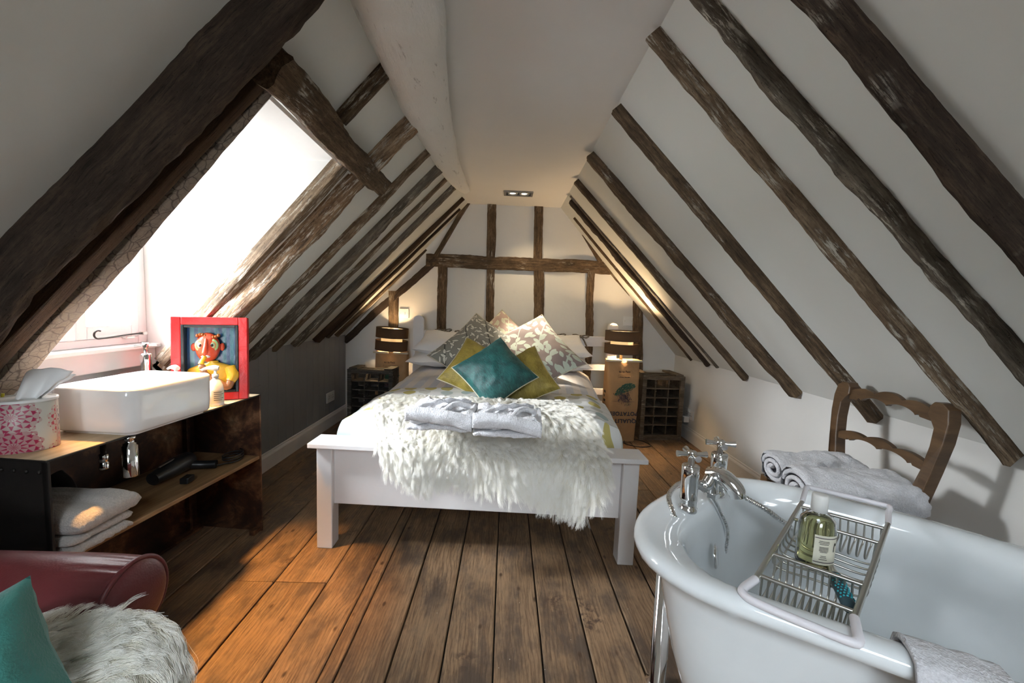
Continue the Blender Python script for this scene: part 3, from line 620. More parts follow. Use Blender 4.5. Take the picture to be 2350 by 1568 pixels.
# mattress
def edgeL(v): return -.70 - .02 * v
def edgeR(v): return .50 + .20 * v
mb = MB()
def mt(u, v):
    y = 1.79 + 1.66 * v; a = 2 * math.pi * u; l, r = edgeL(v) + .02, edgeR(v) - .02; cx_, hw = (l + r) / 2, (r - l) / 2
    s = lambda t: math.copysign(abs(t) ** .3, t)
    return (cx_ + hw * s(math.cos(a)), y, .40 + .13 * s(math.sin(a)))
mb.grid(mt, 40, 20, None, True, True); mb.add(mb.v[:40], [tuple(range(40))]); mb.add(mb.v[20 * 40:21 * 40], [tuple(range(40))[::-1]])
solo('mattress', mb, M['linen'], 'thick white mattress inside the white bed frame', 'mattress')
def bedtop(x, y):
    v = (y - 1.79) / 1.66; l, r = edgeL(v), edgeR(v); c = (l + r) / 2; hw = (r - l) / 2; t = abs((x - c) / hw)
    return .565 + .012 * (1 - t * t) + .012 * nz((x * 3, y * 2.6, 1)) + .005 * nz((x * 9, y * 7, 3))
def cover(y0, y1, off, drop, mat, name, label, cat, nu=110, nv=70, wr=1.0, fold_end=False):
    mb = MB()
    def f(u, v):
        y = y0 + (y1 - y0) * v; vv = (y - 1.79) / 1.66; l, r = edgeL(vv), edgeR(vv); t = 2 * u - 1; c = (l + r) / 2; hw = (r - l) / 2 + .005
        k = .80
        wv = .010 * wr * nz((t * 2.5, y * 5, off * 90)) + .004 * wr * nz((t * 9, y * 12, 7))
        if abs(t) <= k:
            x = c + t / k * hw; z = bedtop(x, y) + off + wv
            e = max(0, abs(t) / k - .82) / .18; z -= .035 * e * e
        else:
            s = (abs(t) - k) / (1 - k); x = c + math.copysign(hw + off + .03 * math.sin(min(1, s * 2.2) * math.pi / 2) + (.012 * math.sin(y * 21) + .01 * nz((y * 6, s, 5))) * s, t)
            z = bedtop(c + math.copysign(hw, t), y) + off - .035 - drop * s + .006 * nz((y * 7, s * 2, 4))
        e = max(0, .07 - v) / .07
        return (x, y - .012 * min(1, e * 3), z - (.20 if abs(t) <= k else .20 * (1 - (abs(t) - k) / (1 - k))) * e ** .8)
    mb.grid(f, nu, nv)
    o = solo(name, mb, mat, label, cat); s = o.modifiers.new('thick', 'SOLIDIFY'); s.thickness = .006; s.offset = -1; return o
cover(1.80, 3.38, .016, .24, M['stripe'], 'duvet', 'white duvet with faint blue stripes on the bed', 'duvet')
cover(1.775, 2.33, .028, .20, M['spread'], 'bedspread', 'cream bedspread folded across the foot of the bed, printed with gold and grey-blue leaves', 'bedspread', 110, 40, .6, True)

# ---------------------------------------------------------------- cushions and pillows
def cushion_mesh(side, thick, pinch=.05, seed=0, nn=34, lump=1.0):
    """square cushion standing in local x (width) / z (height), front towards -y"""
    mb = MB(); h = side / 2
    def pt(a, b, s):   # a,b in -1..1
        ex = 1 - pinch * (1 - b * b) * 1.4; ez = 1 - pinch * (1 - a * a) * 1.4
        t = max(0, (1 - abs(a) ** 2.6) * (1 - abs(b) ** 2.6)) ** .5
        w = .010 * lump * nz((a * 2 + seed, b * 2, s)) + .006 * lump * nz((a * 5 + seed, b * 5, s + 3)) * (1 - t * .4)
        return (a * h * ex, s * (t * thick / 2 + w * min(1, t * 3)), b * h * ez)
    for s in (-1, 1): mb.grid(lambda u, v: pt(2 * u - 1, 2 * v - 1, s), nn, nn)
    ring = [pt(x, z, 0) for x, z in [(-1 + 2 * k / 16, -1) for k in range(16)] + [(1, -1 + 2 * k / 16) for k in range(16)] + [(1 - 2 * k / 16, 1) for k in range(16)] + [(-1, 1 - 2 * k / 16) for k in range(16)]]
    return mb, ring
def cushion(px, y, side_px, ang, lean, m, label, thick=.15, pipe=True, yaw=0, seed=0, cat='cushion', group=None, name='cushion', pinch=.06, pipem='piping'):
    c = at(*px, y=y); side = side_px * y / FPX
    t = thing(name, label, cat, c, 0, group, rot=None)
    t.rotation_mode = 'XYZ'; t.matrix_world = Matrix.Translation(c) @ Matrix.Rotation(R_(yaw), 4, 'Z') @ Matrix.Rotation(R_(-lean), 4, 'X') @ Matrix.Rotation(R_(ang), 4, 'Y')
    mb, ring = cushion_mesh(side, thick * 1.35, pinch, seed); part('cover', mb, m, t)
    if pipe: b = MB(); b.tube(ring, .0035, 6, True); part('piping', b, M[pipem], t)
    return t
GC = None
cushion((1152, 804), 3.10, 158, 43, 34, M['leaf_pink'], 'rose cushion with pale leaves, the one farthest back in the middle of the pile', .13, True, 0, 3)
cushion((1104, 811), 2.82, 172, 41, 42, M['leaf_grey'], 'grey cushion printed with outlined white leaves in the cushion pile', .14, True, 8, 7)
cushion((1216, 815), 2.82, 184, 52, 44, M['leaf_teal'], 'taupe cushion with green leaves whose tip is lit by the ceiling spot', .14, True, -10, 12)
cushion((1097, 850), 2.36, 136, 31, 40, M['gold_velvet'], 'gold velvet cushion leaning on the grey leaf cushion', .11, True, 10, 17)
cushion((1197, 869), 2.26, 134, 56, 38, M['gold_velvet'], 'gold velvet cushion leaning on the taupe cushion with green leaves', .11, True, -14, 23)
cushion((1136, 855), 2.12, 144, 50, 40, M['teal_velvet'], 'dark teal velvet cushion with cream piping at the front of the pile', .12, True, 0, 29)
def pillow(loc, w, d, th, rot, label, seed):
    t = thing('pillow', label, 'pillow', loc, 0, 'white pillows behind the cushions'); t.matrix_world = Matrix.Translation(loc) @ Euler([R_(a) for a in rot]).to_matrix().to_4x4()
    mb = MB()
    for s in (-1, 1):
        def f(u, v):
            a, b = 2 * u - 1, 2 * v - 1; q = max(0, (1 - abs(a) ** 3) * (1 - abs(b) ** 2.6)) ** .5
            return (a * w / 2 * (1 - .07 * (1 - b * b)), b * d / 2 * (1 - .09 * (1 - a * a)), s * q * th / 2 * (1 + .25 * nz((a * 2 + seed, b * 2, s))) + .008 * nz((a * 4, b * 4, seed)))
        mb.grid(f, 30, 20)
    part('pillowcase', mb, M['linen'], t)
pillow((-.44, 3.24, .665), .66, .38, .12, (6, 0, 2), 'flat white pillow, lower one on the window side of the bed', 1)
pillow((-.40, 3.27, .765), .64, .38, .15, (18, 6, -4), 'plump white pillow, upper one on the window side of the bed', 5)
pillow((.36, 3.24, .665), .66, .38, .12, (6, 0, -2), 'flat white pillow, lower one on the bath side of the bed', 9)
pillow((.37, 3.28, .755), .62, .38, .14, (22, -8, 6), 'plump white pillow, upper one on the bath side of the bed', 13)
# patterned ties knotted round the top headboard rail
M['tie'] = (lambda t: t.fin(t.mix(t.ramp(t.voro(t.co('Object'), 260), [(.3, 0.), (.5, 1.)]), (.60, .52, .40), (.04, .035, .03)), .9))(NT('spotted_tie'))
def tie(px, label, s=1):
    c = at(*px, y=YH - .005); t = thing('headboard_tie', label, 'tie', c, 0, None)
    mb = MB(); f = lambda *p: arc([(a * s, 0, b) for a, b in p], 6)
    mb.tube(f((0, 0), (-.04, .008), (-.075, .002), (-.05, -.012), (0, 0)), .006, 7); mb.tube(f((0, 0), (.04, .014), (.07, .01), (.045, -.006), (0, 0)), .006, 7)
    part('loop', mb, M['tie'], t)
    for q in (f((0, 0), (-.03, -.03), (-.06, -.085)), f((0, 0), (.012, -.04), (.01, -.10))):
        mb = MB(); mb.tube(q, .007, 7); part('tail', mb, M['tie'], t)
    mb = MB(); mb.ball((0, -.006, 0), (.013, .012, .012), 10, 8); part('knot', mb, M['tie'], t)
tie((1018, 759), 'black and cream spotted tie on the headboard rail near the window-side post')
tie((1064, 762), 'black and cream spotted tie half hidden behind the grey leaf cushion')
tie((1280, 770), 'black and cream spotted tie just above the taupe leaf cushion'); tie((1332, 772), 'black and cream spotted tie hanging near the lamp on the bath side', -1)

# ---------------------------------------------------------------- bathrobes
def folded(w, d, h, layers, seed, m, t, name='fold', rnd=.5, sag=.1, nu=40, nl=34, wr=1.0):
    """stack of folded cloth layers: each a soft slab, the closed folds to the front (-y)"""
    lh = h / layers
    for k in range(layers):
        mb = MB(); zc = lh * (k + .5); ww = w * (1 - .03 * abs(nz((k, seed, 1)))); ox = .01 * nz((k * 3, seed, 2)); oy = .012 * nz((k * 3, seed, 7))
        def f(u, v):
            a = 2 * math.pi * u; x = (2 * v - 1); e = (1 - abs(x) ** 5) ** .5 if abs(x) < 1 else 0
            cy, cz = math.cos(a), math.sin(a); sg = lambda q, p: math.copysign(abs(q) ** p, q)
            y = sg(cy, .35) * d / 2 * (.96 + .04 * e); z = sg(cz, .7) * lh * .56 * (.25 + .75 * e)
            n1 = nz((x * 2.2 + seed, y * 7, k)); n2 = nz((x * 7 + seed, y * 22, k + 5))
            top = max(0, cz) if k == layers - 1 else .3
            return (x * ww / 2 + ox, y + oy + .006 * wr * n2, max(.0015, zc + z + (.018 * n1 + .008 * n2) * wr * (.3 + top) * min(1, k + .6) - sag * lh * x * x))
        mb.grid(f, nu, nl, None, True, True); mb.add(mb.v[:nu], [tuple(range(nu))]); mb.add(mb.v[nl * nu:(nl + 1) * nu], [tuple(range(nu))[::-1]])
        part(name, mb, m, t)
def robe(c, rz, w, d, seed, label):
    t = thing('bathrobe', label, 'bathrobe', c, R_(rz), 'folded bathrobes on the bed')
    folded(w, d, .078, 3, seed, M['terry'], t, 'fold', wr=1.1)
    mb = MB()   # wide shawl collar crossing the front
    mb.grid(lambda u, v: (-w * .50 + w * 1.0 * u, -d * .5 - .008 - .006 * math.sin(math.pi * v) + .004 * nz((u * 5, v, seed)) + .035 * max(0, v - .6), .086 + .010 * nz((u * 3, v, seed)) - .045 * (1 - v) - .028 * u + .012 * (1 - (2 * u - 1) ** 2)), 30, 10)
    o = part('collar', mb, M['terry'], t); s = o.modifiers.new('thick', 'SOLIDIFY'); s.thickness = .014; s.offset = 0
    mb = MB(); q = arc([(-w * .35, -d * .35, .082), (-w * .1, -d * .1, .098), (w * .12, d * .12, .096), (w * .38, d * .3, .085)], 8); mb.tube(q, [.010 + .003 * math.sin(i) for i in range(len(q))], 8)
    q = arc([(w * .05, -d * .46, .074), (w * .2, -d * .2, .098), (w * .42, -d * .12, .085)], 8); mb.tube(q, .011, 8); part('sash', mb, M['terry'], t)
ZB = .62
robe(at(1010, 990, z=ZB) + V((0, .10, -.005)), -4, .255, .19, 3, 'folded white towelling bathrobe on the window side of the sheepskin')
robe(at(1166, 1003, z=ZB) + V((0, .10, -.008)), -3, .255, .19, 41, 'folded white towelling bathrobe on the bath side of the sheepskin')

# ---------------------------------------------------------------- sheepskins
def fleece(surf, nrm_comb, parent, count, length, seed, name='fleece', clumps=700, rad=.0006, inside=None, comb=1.0):
    rg = np.random.default_rng(seed); uv = rg.random((count * 2, 2))
    if inside is not None: uv = uv[inside(uv[:, 0], uv[:, 1])]
    uv = uv[:count]; n = len(uv)
    P = np.array([surf(a, b) for a, b in uv]); e = 1e-3
    Pu = np.array([surf(min(1, a + e), b) for a, b in uv]) - P; Pv = np.array([surf(a, min(1, b + e)) for a, b in uv]) - P
    N = np.cross(Pu, Pv); N /= np.linalg.norm(N, axis=1)[:, None] + 1e-9; N *= np.sign(nrm_comb(P, N))[:, None]
    T = Pv / (np.linalg.norm(Pv, axis=1)[:, None] + 1e-9)
    B = np.cross(N, T)
    ci = rg.choice(n, clumps, replace=False); cp = P[ci]
    own = np.empty(n, int)
    for s in range(0, n, 4000): own[s:s + 4000] = ((P[s:s + 4000, None] - cp[None]) ** 2).sum(2).argmin(1)
    cdir = (.42 * N[ci] + comb * (.85 * T[ci]) + (.45 * np.sin(cp[:, :1] * 14 + cp[:, 1:2] * 9) + rg.normal(size=(clumps, 1)) * .22) * B[ci] + rg.normal(size=(clumps, 3)) * .10)
    cdir /= np.linalg.norm(cdir, axis=1)[:, None]; cl = length * rg.uniform(.75, 1.2, clumps)
    cph = rg.uniform(0, 6.28, clumps); K = 7
    D = cdir[own] + rg.normal(size=(n, 3)) * .14; D /= np.linalg.norm(D, axis=1)[:, None]; Ln = cl[own] * rg.uniform(.7, 1.1, n)
    pos = np.empty((n, K, 3), np.float32)
    for k in range(K):
        t = k / (K - 1); own_p = P + D * (Ln * t)[:, None]; clp = cp[own] + cdir[own] * (cl[own] * t)[:, None] + (P - cp[own]) * (1 - .72 * t)
        w = .64 * t ** .8; q = own_p * (1 - w) + clp * w
        q[:, 2] -= Ln * t * t * .30; q += B[ci][own] * (np.sin(cph[own] + t * 7) * .0035 * t)[:, None] + N[ci][own] * (np.cos(cph[own] + t * 8) * .003 * t)[:, None]
        pos[:, k] = q
    l = parent.location; pos -= np.array([l.x, l.y, l.z], np.float32)
    hc = bpy.data.hair_curves.new(name); hc.add_curves([K] * n); hc.attributes['position'].data.foreach_set('vector', pos.ravel())
    ra = np.tile(np.linspace(1, .25, K) * rad, n).astype(np.float32) if 'radius' in hc.attributes else None
    at_ = hc.attributes.get('radius') or hc.attributes.new('radius', 'FLOAT', 'POINT')
    at_.data.foreach_set('value', np.tile(np.linspace(1, .25, K) * rad, n).astype(np.float32))
    hc.materials.append(M['fur']); o = bpy.data.objects.new(name, hc); C.objects.link(o); o.parent = parent; o['kind'] = 'stuff'; return o
# on the bed: over the bedspread, across the cap of the footboard and down its front
sk = thing('sheepskin', 'long-haired cream sheepskin draped over the foot of the bed and its footboard', 'sheepskin', (-.08, 1.8, .6))
_py = [(2.03, .618), (1.93, .616), (1.86, .612), (1.79, .596), (1.72, .545), (1.655, .518), (1.612, .502), (1.592, .475), (1.585, .42), (1.583, .34), (1.583, .24)]
_pp = arc([(0, y, z) for y, z in _py], 6)
_cum = np.cumsum([0] + [(_pp[i + 1] - _pp[i]).length for i in range(len(_pp) - 1)])
_pyz = np.array([(p.y, p.z) for p in _pp])
def hang(u): return float(np.interp(u, [0, .08, .2, .36, .5, .62, .78, .90, 1.0], [.36, .50, .57, .55, .575, .575, .63, .67, .50]))
def skin(u, v):
    s = v * hang(u); y = np.interp(s, _cum, _pyz[:, 0]); z = np.interp(s, _cum, _pyz[:, 1])
    far = max(0, 1 - v * 2.2); wv = .04 * math.sin(v * 6 + 1) * (1 - abs(2 * u - 1))
    x0 = -.60 + .05 * far + .10 * max(0, v - .55); x1 = .37 + .06 * v - .06 * far
    x = x0 + (x1 - x0) * u
    fold = .016 * math.sin(x * 17 + 1) * max(0, v - .55) / .45
    return (x, y + (x + .8) * fa * min(1, v * 1.6) - .012 - fold - .008 * max(0, v - .6), z + .004 + .006 * nz((x * 6, y * 6, 2)) * (v < .5))
mb = MB(); mb.grid(skin, 46, 40); part('hide', mb, M['hide'], sk, 0, world=True)
fleece(skin, lambda P, N: N[:, 2] - N[:, 1] * .9, sk, 130000, .060, 5, clumps=3600, rad=.00045)

# ================================================================ LAMPS, SACKS, CRATES
def sack_lamp(cx_, cy, wt_, wb, h, dz, shade_c, sr, sh, lab_s, lab_l, yaw, tilt=0, power=33.0):
    t = thing('potato_sack', lab_s, 'sack', (cx_, cy, 0), R_(yaw), 'paper potato sacks used as lamp bases')
    mb = MB(); D = .085
    def f(u, v):
        a = 2 * math.pi * u; sg = lambda q, p: math.copysign(abs(q) ** p, q); z = h * v; w = wb + (wt_ - wb) * min(1, v * 1.15); d = D * (1 - .55 * max(0, v - .45) / .55)
        x, y = sg(math.cos(a), .28) * w / 2, sg(math.sin(a), .45) * d
        bul = .012 * math.sin(math.pi * v) ; nn = nz((x * 9, z * 7, 3 + cx_)) * .008 + nz((x * 25, z * 22, cx_)) * .003
        if v > .93 and abs(x) < .035: z -= .03 * (1 - abs(x) / .035) * (v - .93) / .07
        return (x + .3 * nn, y + math.copysign(bul + nn, y), z)
    mb.grid(f, 56, 50, None, True, True); mb.add(mb.v[:56], [tuple(range(56))[::-1]]); mb.add(mb.v[50 * 56:], [tuple(range(56))])
    part('bag', mb, M['paper'], t)
    mb = MB()
    for s in (-1, 1): mb.bx(s * .022, s * (wt_ / 2 + .014), -.052, -.030, h - .018, h - .002)
    part('top_hem', mb, M['piping'], t, .002)
    def ry(x, z): return -D * (1 - .55 * max(0, z / h - .45) / .55) - .0165
    def text(s, z, size, m, sx=1.0, bold=.0):
        cu = bpy.data.curves.new('lettering', 'FONT'); cu.body = s; cu.size = size; cu.align_x = 'CENTER'; cu.extrude = .0004; cu.offset = bold; cu.space_character = 1.08
        o = bpy.data.objects.new('tmp', cu); C.objects.link(o); dg = bpy.context.evaluated_depsgraph_get(); me = bpy.data.meshes.new_from_object(o.evaluated_get(dg)); bpy.data.objects.remove(o)
        b = MB(); vv = []
        for v_ in me.vertices:
            # the bag stands on its head: letters are upside down
            x, z2 = -v_.co.x * sx, z - v_.co.y; vv.append((x, ry(x, z2) - v_.co.z - .001 - .0035 * (1 - (2 * x / wt_) ** 2), z2))
        b.add(vv, [tuple(p.vertices) for p in me.polygons]); part('lettering', b, m, t)
    text('QUALITY', h * .285, .046, M['ink_blue'], 1.12, .0012); text('POTATOES', h * .375, .046, M['ink_blue'], .98, .0012)
    text('25Kg 55.1lb', h * .865, .019, M['ink_black'], 1, .0005); text('METRIC PACK', h * .80, .013, M['ink_black'], 1, .0002)
    mb = MB(); zc = h * .807
    for a, b_, c_, d_ in ((-.055, .055, zc - .013, zc - .0115), (-.055, .055, zc + .0075, zc + .009), (-.055, -.0538, zc - .013, zc + .009), (.0538, .055, zc - .013, zc + .009)): mb.bx(a, b_, ry(0, zc) - .0055, ry(0, zc) - .005, c_, d_)
    part('printed_box', mb, M['ink_black'], t)
    rg = np.random.default_rng(4); mb = MB(); md = MB()
    def stroke(b, x, z, L_, w_, a):
        dx, dz_ = math.cos(a) * L_ / 2, math.sin(a) * L_ / 2; nx, nz_ = -math.sin(a) * w_ / 2, math.cos(a) * w_ / 2
        q = [(x - dx + nx * .3, z - dz_ + nz_ * .3), (x + dx * .3 + nx, z + dz_ * .3 + nz_), (x + dx, z + dz_), (x + dx * .3 - nx, z + dz_ * .3 - nz_), (x - dx - nx * .3, z - dz_ - nz_ * .3)]
        b.add([(p, ry(p, r) - .0045 - .0025 * (1 - (2 * p / wt_) ** 2), r) for p, r in q], [(4, 3, 2, 1, 0)])
    for i in range(520):
        u, v = rg.uniform(-1, 1), rg.uniform(-1, 1)
        if u * u + v * v > 1: continue
        x = u * .088 + .004; z = h * .645 + v * .036 + x * .42 + .008 * math.cos(x * 30)
        if v < -.3 and rg.random() < .5: continue
        stroke(mb, x, z, rg.uniform(.010, .024), rg.uniform(.003, .007), rg.uniform(.3, .9))
    for i in range(150):
        x = rg.normal() * .026; z = h * .555 + rg.normal() * .022 - abs(x) * .2; stroke(md, x, z, rg.uniform(.010, .026), rg.uniform(.002, .006), rg.uniform(.9, 2.4))
    for i in range(26): stroke(md, rg.uniform(-.095, .08), h * .50 + rg.normal() * .0018, .03, .0014, rg.uniform(-.05, .12))
    for i in range(60): stroke(mb, rg.uniform(.01, .06), h * .47 + rg.normal() * .012, .008, .0012, rg.uniform(0, 3))
    part('printed_tree', mb, M['ink_green'], t, kind='stuff'); part('printed_trunk', md, M['ink_dark'], t, kind='stuff')
    mb = MB()
    for k in range(8): mb.bx(-wb / 2 - .0125, -wb / 2 - .0115, -.02 + .02 * (k % 2), .02, h * (.25 + k * .055), h * (.25 + k * .055) + .02)
    part('side_lettering', mb, M['ink_black'], t)
    # the lamp standing in the bag
    lp = thing('table_lamp', lab_l, 'lamp', shade_c, 0, 'lit bedside lamps'); lp.rotation_euler = (0, R_(tilt), 0)
    gap = sh * .13; hs = (sh - gap) / 2
    for z0 in (0, hs + gap):
        mb = MB(); mb.lathe([(sr, z0), (sr, z0 + hs), (sr - .002, z0 + hs), (sr - .002, z0), (sr, z0)], 56); part('lamp_shade', mb, M['shade'], lp)
        for zz in (z0 + .001, z0 + hs - .001):
            mb = MB(); mb.tube([(sr * math.cos(a), sr * math.sin(a), zz) for a in np.linspace(0, 2 * math.pi, 49)[:-1]], .0016, 6, True); part('shade_rim', mb, M['ink_black'], lp)
    mb = MB(); r2 = sr * .66; mb.lathe([(r2, .004), (r2, sh - .006), (r2 - .001, sh - .006), (r2 - .001, .004), (r2, .004)], 44); part('diffuser', mb, M['diffuser'], lp)
    mb = MB()
    for a in (0, 2.1, 4.2):
        for z0 in (.004, sh - .006): mb.tube([(.012 * math.cos(a), .012 * math.sin(a), z0), (sr * math.cos(a), sr * math.sin(a), z0)], .0015, 5)
    part('spider', mb, M['steel'], lp)
    mb = MB(); mb.ball((0, 0, sh * .5), (.016, .016, .02), 16, 12); part('bulb', mb, M['bulb'], lp)
    mb = MB(); mb.lathe([(.0, -.10), (.012, -.10), (.012, .0), (.016, .004), (.016, .05), (0, .055)], 16); part('lamp_stem', mb, M['steel'], lp)
    light('lamp_bulb', 'POINT', V(shade_c) + V((0, 0, sh * .5)), power, (1.0, .68, .36), shadow_soft_size=.034)
sack_lamp(1.0, 3.35, .285, .25, .69, 0, (.985, 3.345, .740), .142, .19, 'brown paper potato sack standing beside the bed on the bath side', 'lit brown two-tier drum lamp on the bath side of the bed', 4)
sack_lamp(-1.02, 3.60, .29, .25, .655, 0, (-1.03, 3.595, .668), .140, .20, 'brown paper potato sack behind the slatted crate on the window side', 'lit brown two-tier drum lamp on the window side of the bed', -3, 3, 15.0)
mb = MB(); mb.tube(arc([(1.05, 3.30, .006), (1.02, 3.20, .005), (1.12, 3.13, .005), (1.22, 3.16, .005), (1.20, 3.26, .005), (1.12, 3.36, .006), (1.15, 3.55, .01)], 8), .0035, 6); solo('lamp_cable', mb, M['black_plastic'], 'black lamp cable looping on the floorboards by the potato sack', 'cable')
def crate(name, label, loc, rz, w, d, h, m, cols, rows, mb_=None):
    t = thing(name, label, 'crate', loc, R_(rz), 'old bottle crates stood on end by the bed'); b = .012
    def p(nm, x0, x1, y0, y1, z0, z1): q = MB(); q.bx(x0, x1, y0, y1, z0, z1); part(nm, q, m, t, .002)
    for s in (-1, 1):
        x = s * (w / 2 - b / 2); p('side_board', x - b / 2, x + b / 2, 0, d, .0, h)
        p('corner_post', x - .016 + (0 if s < 0 else -.004), x + .016 - (0 if s > 0 else -.004), -.012, .012, 0, h + .004)
    p('bottom_board', -w / 2 + b, w / 2 - b, 0, d, .012, .03); p('front_rail', -w / 2 + .02, w / 2 - .02, -.010, .006, .0, .045)
    p('front_rail', -w / 2 + .02, w / 2 - .02, -.010, .006, h - .03, h + .002)
    for k in range(2): p('top_slat', -w / 2 + .01, w / 2 - .01, d * (.28 + .38 * k), d * (.28 + .38 * k) + .03, h - .012, h)
    for s in (-1, 1): p('top_board', s * (w / 2 - .035) - .035, s * (w / 2 - .035) + .035, .0, d, h + .001, h + .016)
    for k in range(1, cols): x = -w / 2 + w * k / cols; p('divider', x - .005, x + .005, .02, d * .9, .045, h - .03)
    for k in range(1, rows): z = .045 + (h - .075) * k / rows; p('divider', -w / 2 + b, w / 2 - b, .012, d * .9, z - .005, z + .005)
    for k in range(rows):
        z = .045 + (h - .075) * (k + .5) / rows; p('back_slat', -w / 2, w / 2, d - .008, d, z - .034, z + .012)
crate('bottle_crate', 'brown wooden bottle crate with compartments on the bath side, next to the potato sack', (1.362, 3.34, 0), 3, .35, .27, .555, M['crate'], 3, 6)
crate('bottle_crate', 'dark grey wooden bottle crate with compartments on the window side of the bed', (-1.136, 3.36, 0), -4, .375, .17, .515, M['crate_dark'], 3, 6)
# sockets and switches
def plate(name, label, c, nrm, w, h, kind, cat):
    z = V(nrm); x = V((0, 0, 1)).cross(z).normalized(); Mx = Matrix(((x[0], 0, z[0], c[0]), (x[1], 0, z[1], c[1]), (x[2], 1, z[2], c[2]), (0, 0, 0, 1)))
    t = thing(name, label, cat, c); t.matrix_world = Mx
    mb = MB(); mb.box((0, 0, .005), (w, h, .010)); part('faceplate', mb, M['plastic'], t, .003)
    if kind == 'socket':
        for s in (-1, 1):
            mb = MB(); [mb.box((s * w * .25 + dx, dy, .0102), sz) for dx, dy, sz in ((0, .012, (.004, .009, .001)), (-.011, -.008, (.008, .004, .001)), (.011, -.008, (.008, .004, .001)))]; part('pin_hole', mb, M['black_plastic'], t)
            mb = MB(); mb.box((s * w * .08, .026, .0115), (.011, .017, .004)); part('rocker', mb, M['plastic'], t, .001)
    else:
        mb = MB(); mb.box((0, 0, .012), (.018, .026, .006)); part('rocker', mb, M['plastic'], t, .001)
        for s in (-1, 1): mb = MB(); mb.lathe([(0, .0113), (.003, .0113), (.003, .009)], 10, Matrix.Translation((s * w * .36, 0, 0))); part('screw', mb, M['steel'], t)
plate('wall_socket', 'cream double socket on the grey boarding', at(757, 911, x=XL), (1, 0, 0), .146, .086, 'socket', 'socket')
plate('wall_socket', 'white double socket low on the white knee wall', at(1583, 950, x=XR), (-1, 0, 0), .146, .086, 'socket', 'socket')
plate('light_switch', 'white light switch on the gable beside the bath-side post', at(1441, 737, y=YB), (0, -1, 0), .088, .088, 'switch', 'switch')
plate('light_switch', 'white light switch on the gable beside the window-side post', at(928, 719, y=YB), (0, -1, 0), .088, .088, 'switch', 'switch')
mb = MB(); c = at(1577, 960, x=XR); mb.box((XR - .03, c.y - .03, c.z), (.045, .05, .05)); solo('plug', mb, M['plastic'], 'white plug pushed into the socket on the knee wall', 'plug', bevel=.006)
# twin recessed spotlight
c = at(1190, 443, z=ZC); t = thing('ceiling_spotlight', 'twin recessed spotlight with two lit lamps in a grey frame', 'spotlight', c)
mb = MB(); w_, d_ = .235, .125
for a in ((-w_ / 2, w_ / 2, -d_ / 2, -d_ / 2 + .018), (-w_ / 2, w_ / 2, d_ / 2 - .018, d_ / 2), (-w_ / 2, -w_ / 2 + .018, -d_ / 2 + .018, d_ / 2 - .018), (w_ / 2 - .018, w_ / 2, -d_ / 2 + .018, d_ / 2 - .018)): mb.bx(*a, -.012, 0)
part('frame', mb, plain('grey_frame', (.22, .21, .2), .4, .6), t, .002)
mb = MB(); mb.bx(-w_ / 2 + .018, w_ / 2 - .018, -d_ / 2 + .018, d_ / 2 - .018, -.001, 0); part('recess', mb, M['black_plastic'], t)
for s in (-1, 1):
    mb = MB(); Mx = Matrix.Translation((s * .047, 0, 0)); mb.lathe([(.042, -.002), (.042, -.010), (.030, -.010), (.025, -.004), (.025, -.002)], 28, Mx); part('gimbal_ring', mb, M['steel'], t)
    mb = MB(); mb.lathe([(.0, -.005), (.020, -.0055), (.0225, -.003), (.0225, -.001)], 24, Mx); part('lamp', mb, M['spot_glow'], t)
c = (-1.24, 1.48, DZ); t = thing('dormer_spotlight', 'small recessed spotlight in the dormer ceiling above the sink', 'spotlight', c)
mb = MB(); mb.lathe([(.04, 0), (.04, -.006), (.028, -.008), (.024, -.002)], 28); part('ring', mb, M['steel'], t); mb = MB(); mb.lathe([(0, -.003), (.023, -.003), (.023, -.001)], 20); part('lamp', mb, M['spot_glow'], t)

# ================================================================ WASHSTAND
VL, VD, VH = .80, .33, .654
ws = thing('washstand', 'open rusted steel washstand with a wooden shelf below the window', 'washstand', (-1.182, 1.019, 0), math.atan2(.796, .067))
def wp(nm, x0, x1, y0, y1, z0, z1, m, bv=.001, **t): q = MB(); q.bx(x0, x1, y0, y1, z0, z1); return part(nm, q, m, ws, bv, **t)
wp('side_panel', 0, .007, 0, VD, 0, VH - .006, M['iron']); sp = wp('side_panel', VL - .007, VL, 0, VD, 0, VH - .006, M['rust'])
wp('corner_flange', 0, .006, -.004, .014, 0, VH - .006, M['iron']); wp('base_flange', VL - .05, VL - .008, .006, .03, 0, .022, M['rust'])
wp('back_panel', .008, VL - .008, VD - .007, VD, 0, VH - .008, M['rust']); wp('top_panel', 0, VL, 0, VD + .04, VH - .006, VH - .001, M['iron'])
wp('counter_board', .003, VL - .003, .003, VD + .04, VH - .001, VH, M['counter'], 0)
sh_ = wp('shelf', .008, VL - .008, .004, VD - .01, .350, .366, M['shelf'], .003)
wp('inner_post', VL - .07, VL - .055, VD - .03, VD - .008, 0, VH - .01, M['rust']); wp('floor_flange', .01, VL - .02, VD - .05, VD - .008, 0, .012, M['rust'])
rv = MB()
for k in range(9): rv.ball((-.001, .02 + k * .036, .622), (.004, .0055, .0055), 10, 6)
part('rivet', rv, M['iron'], ws, kind='stuff')
def W(x, y, z): return ws.matrix_basis @ V((x, y, z))
bpy.context.view_layer.update()
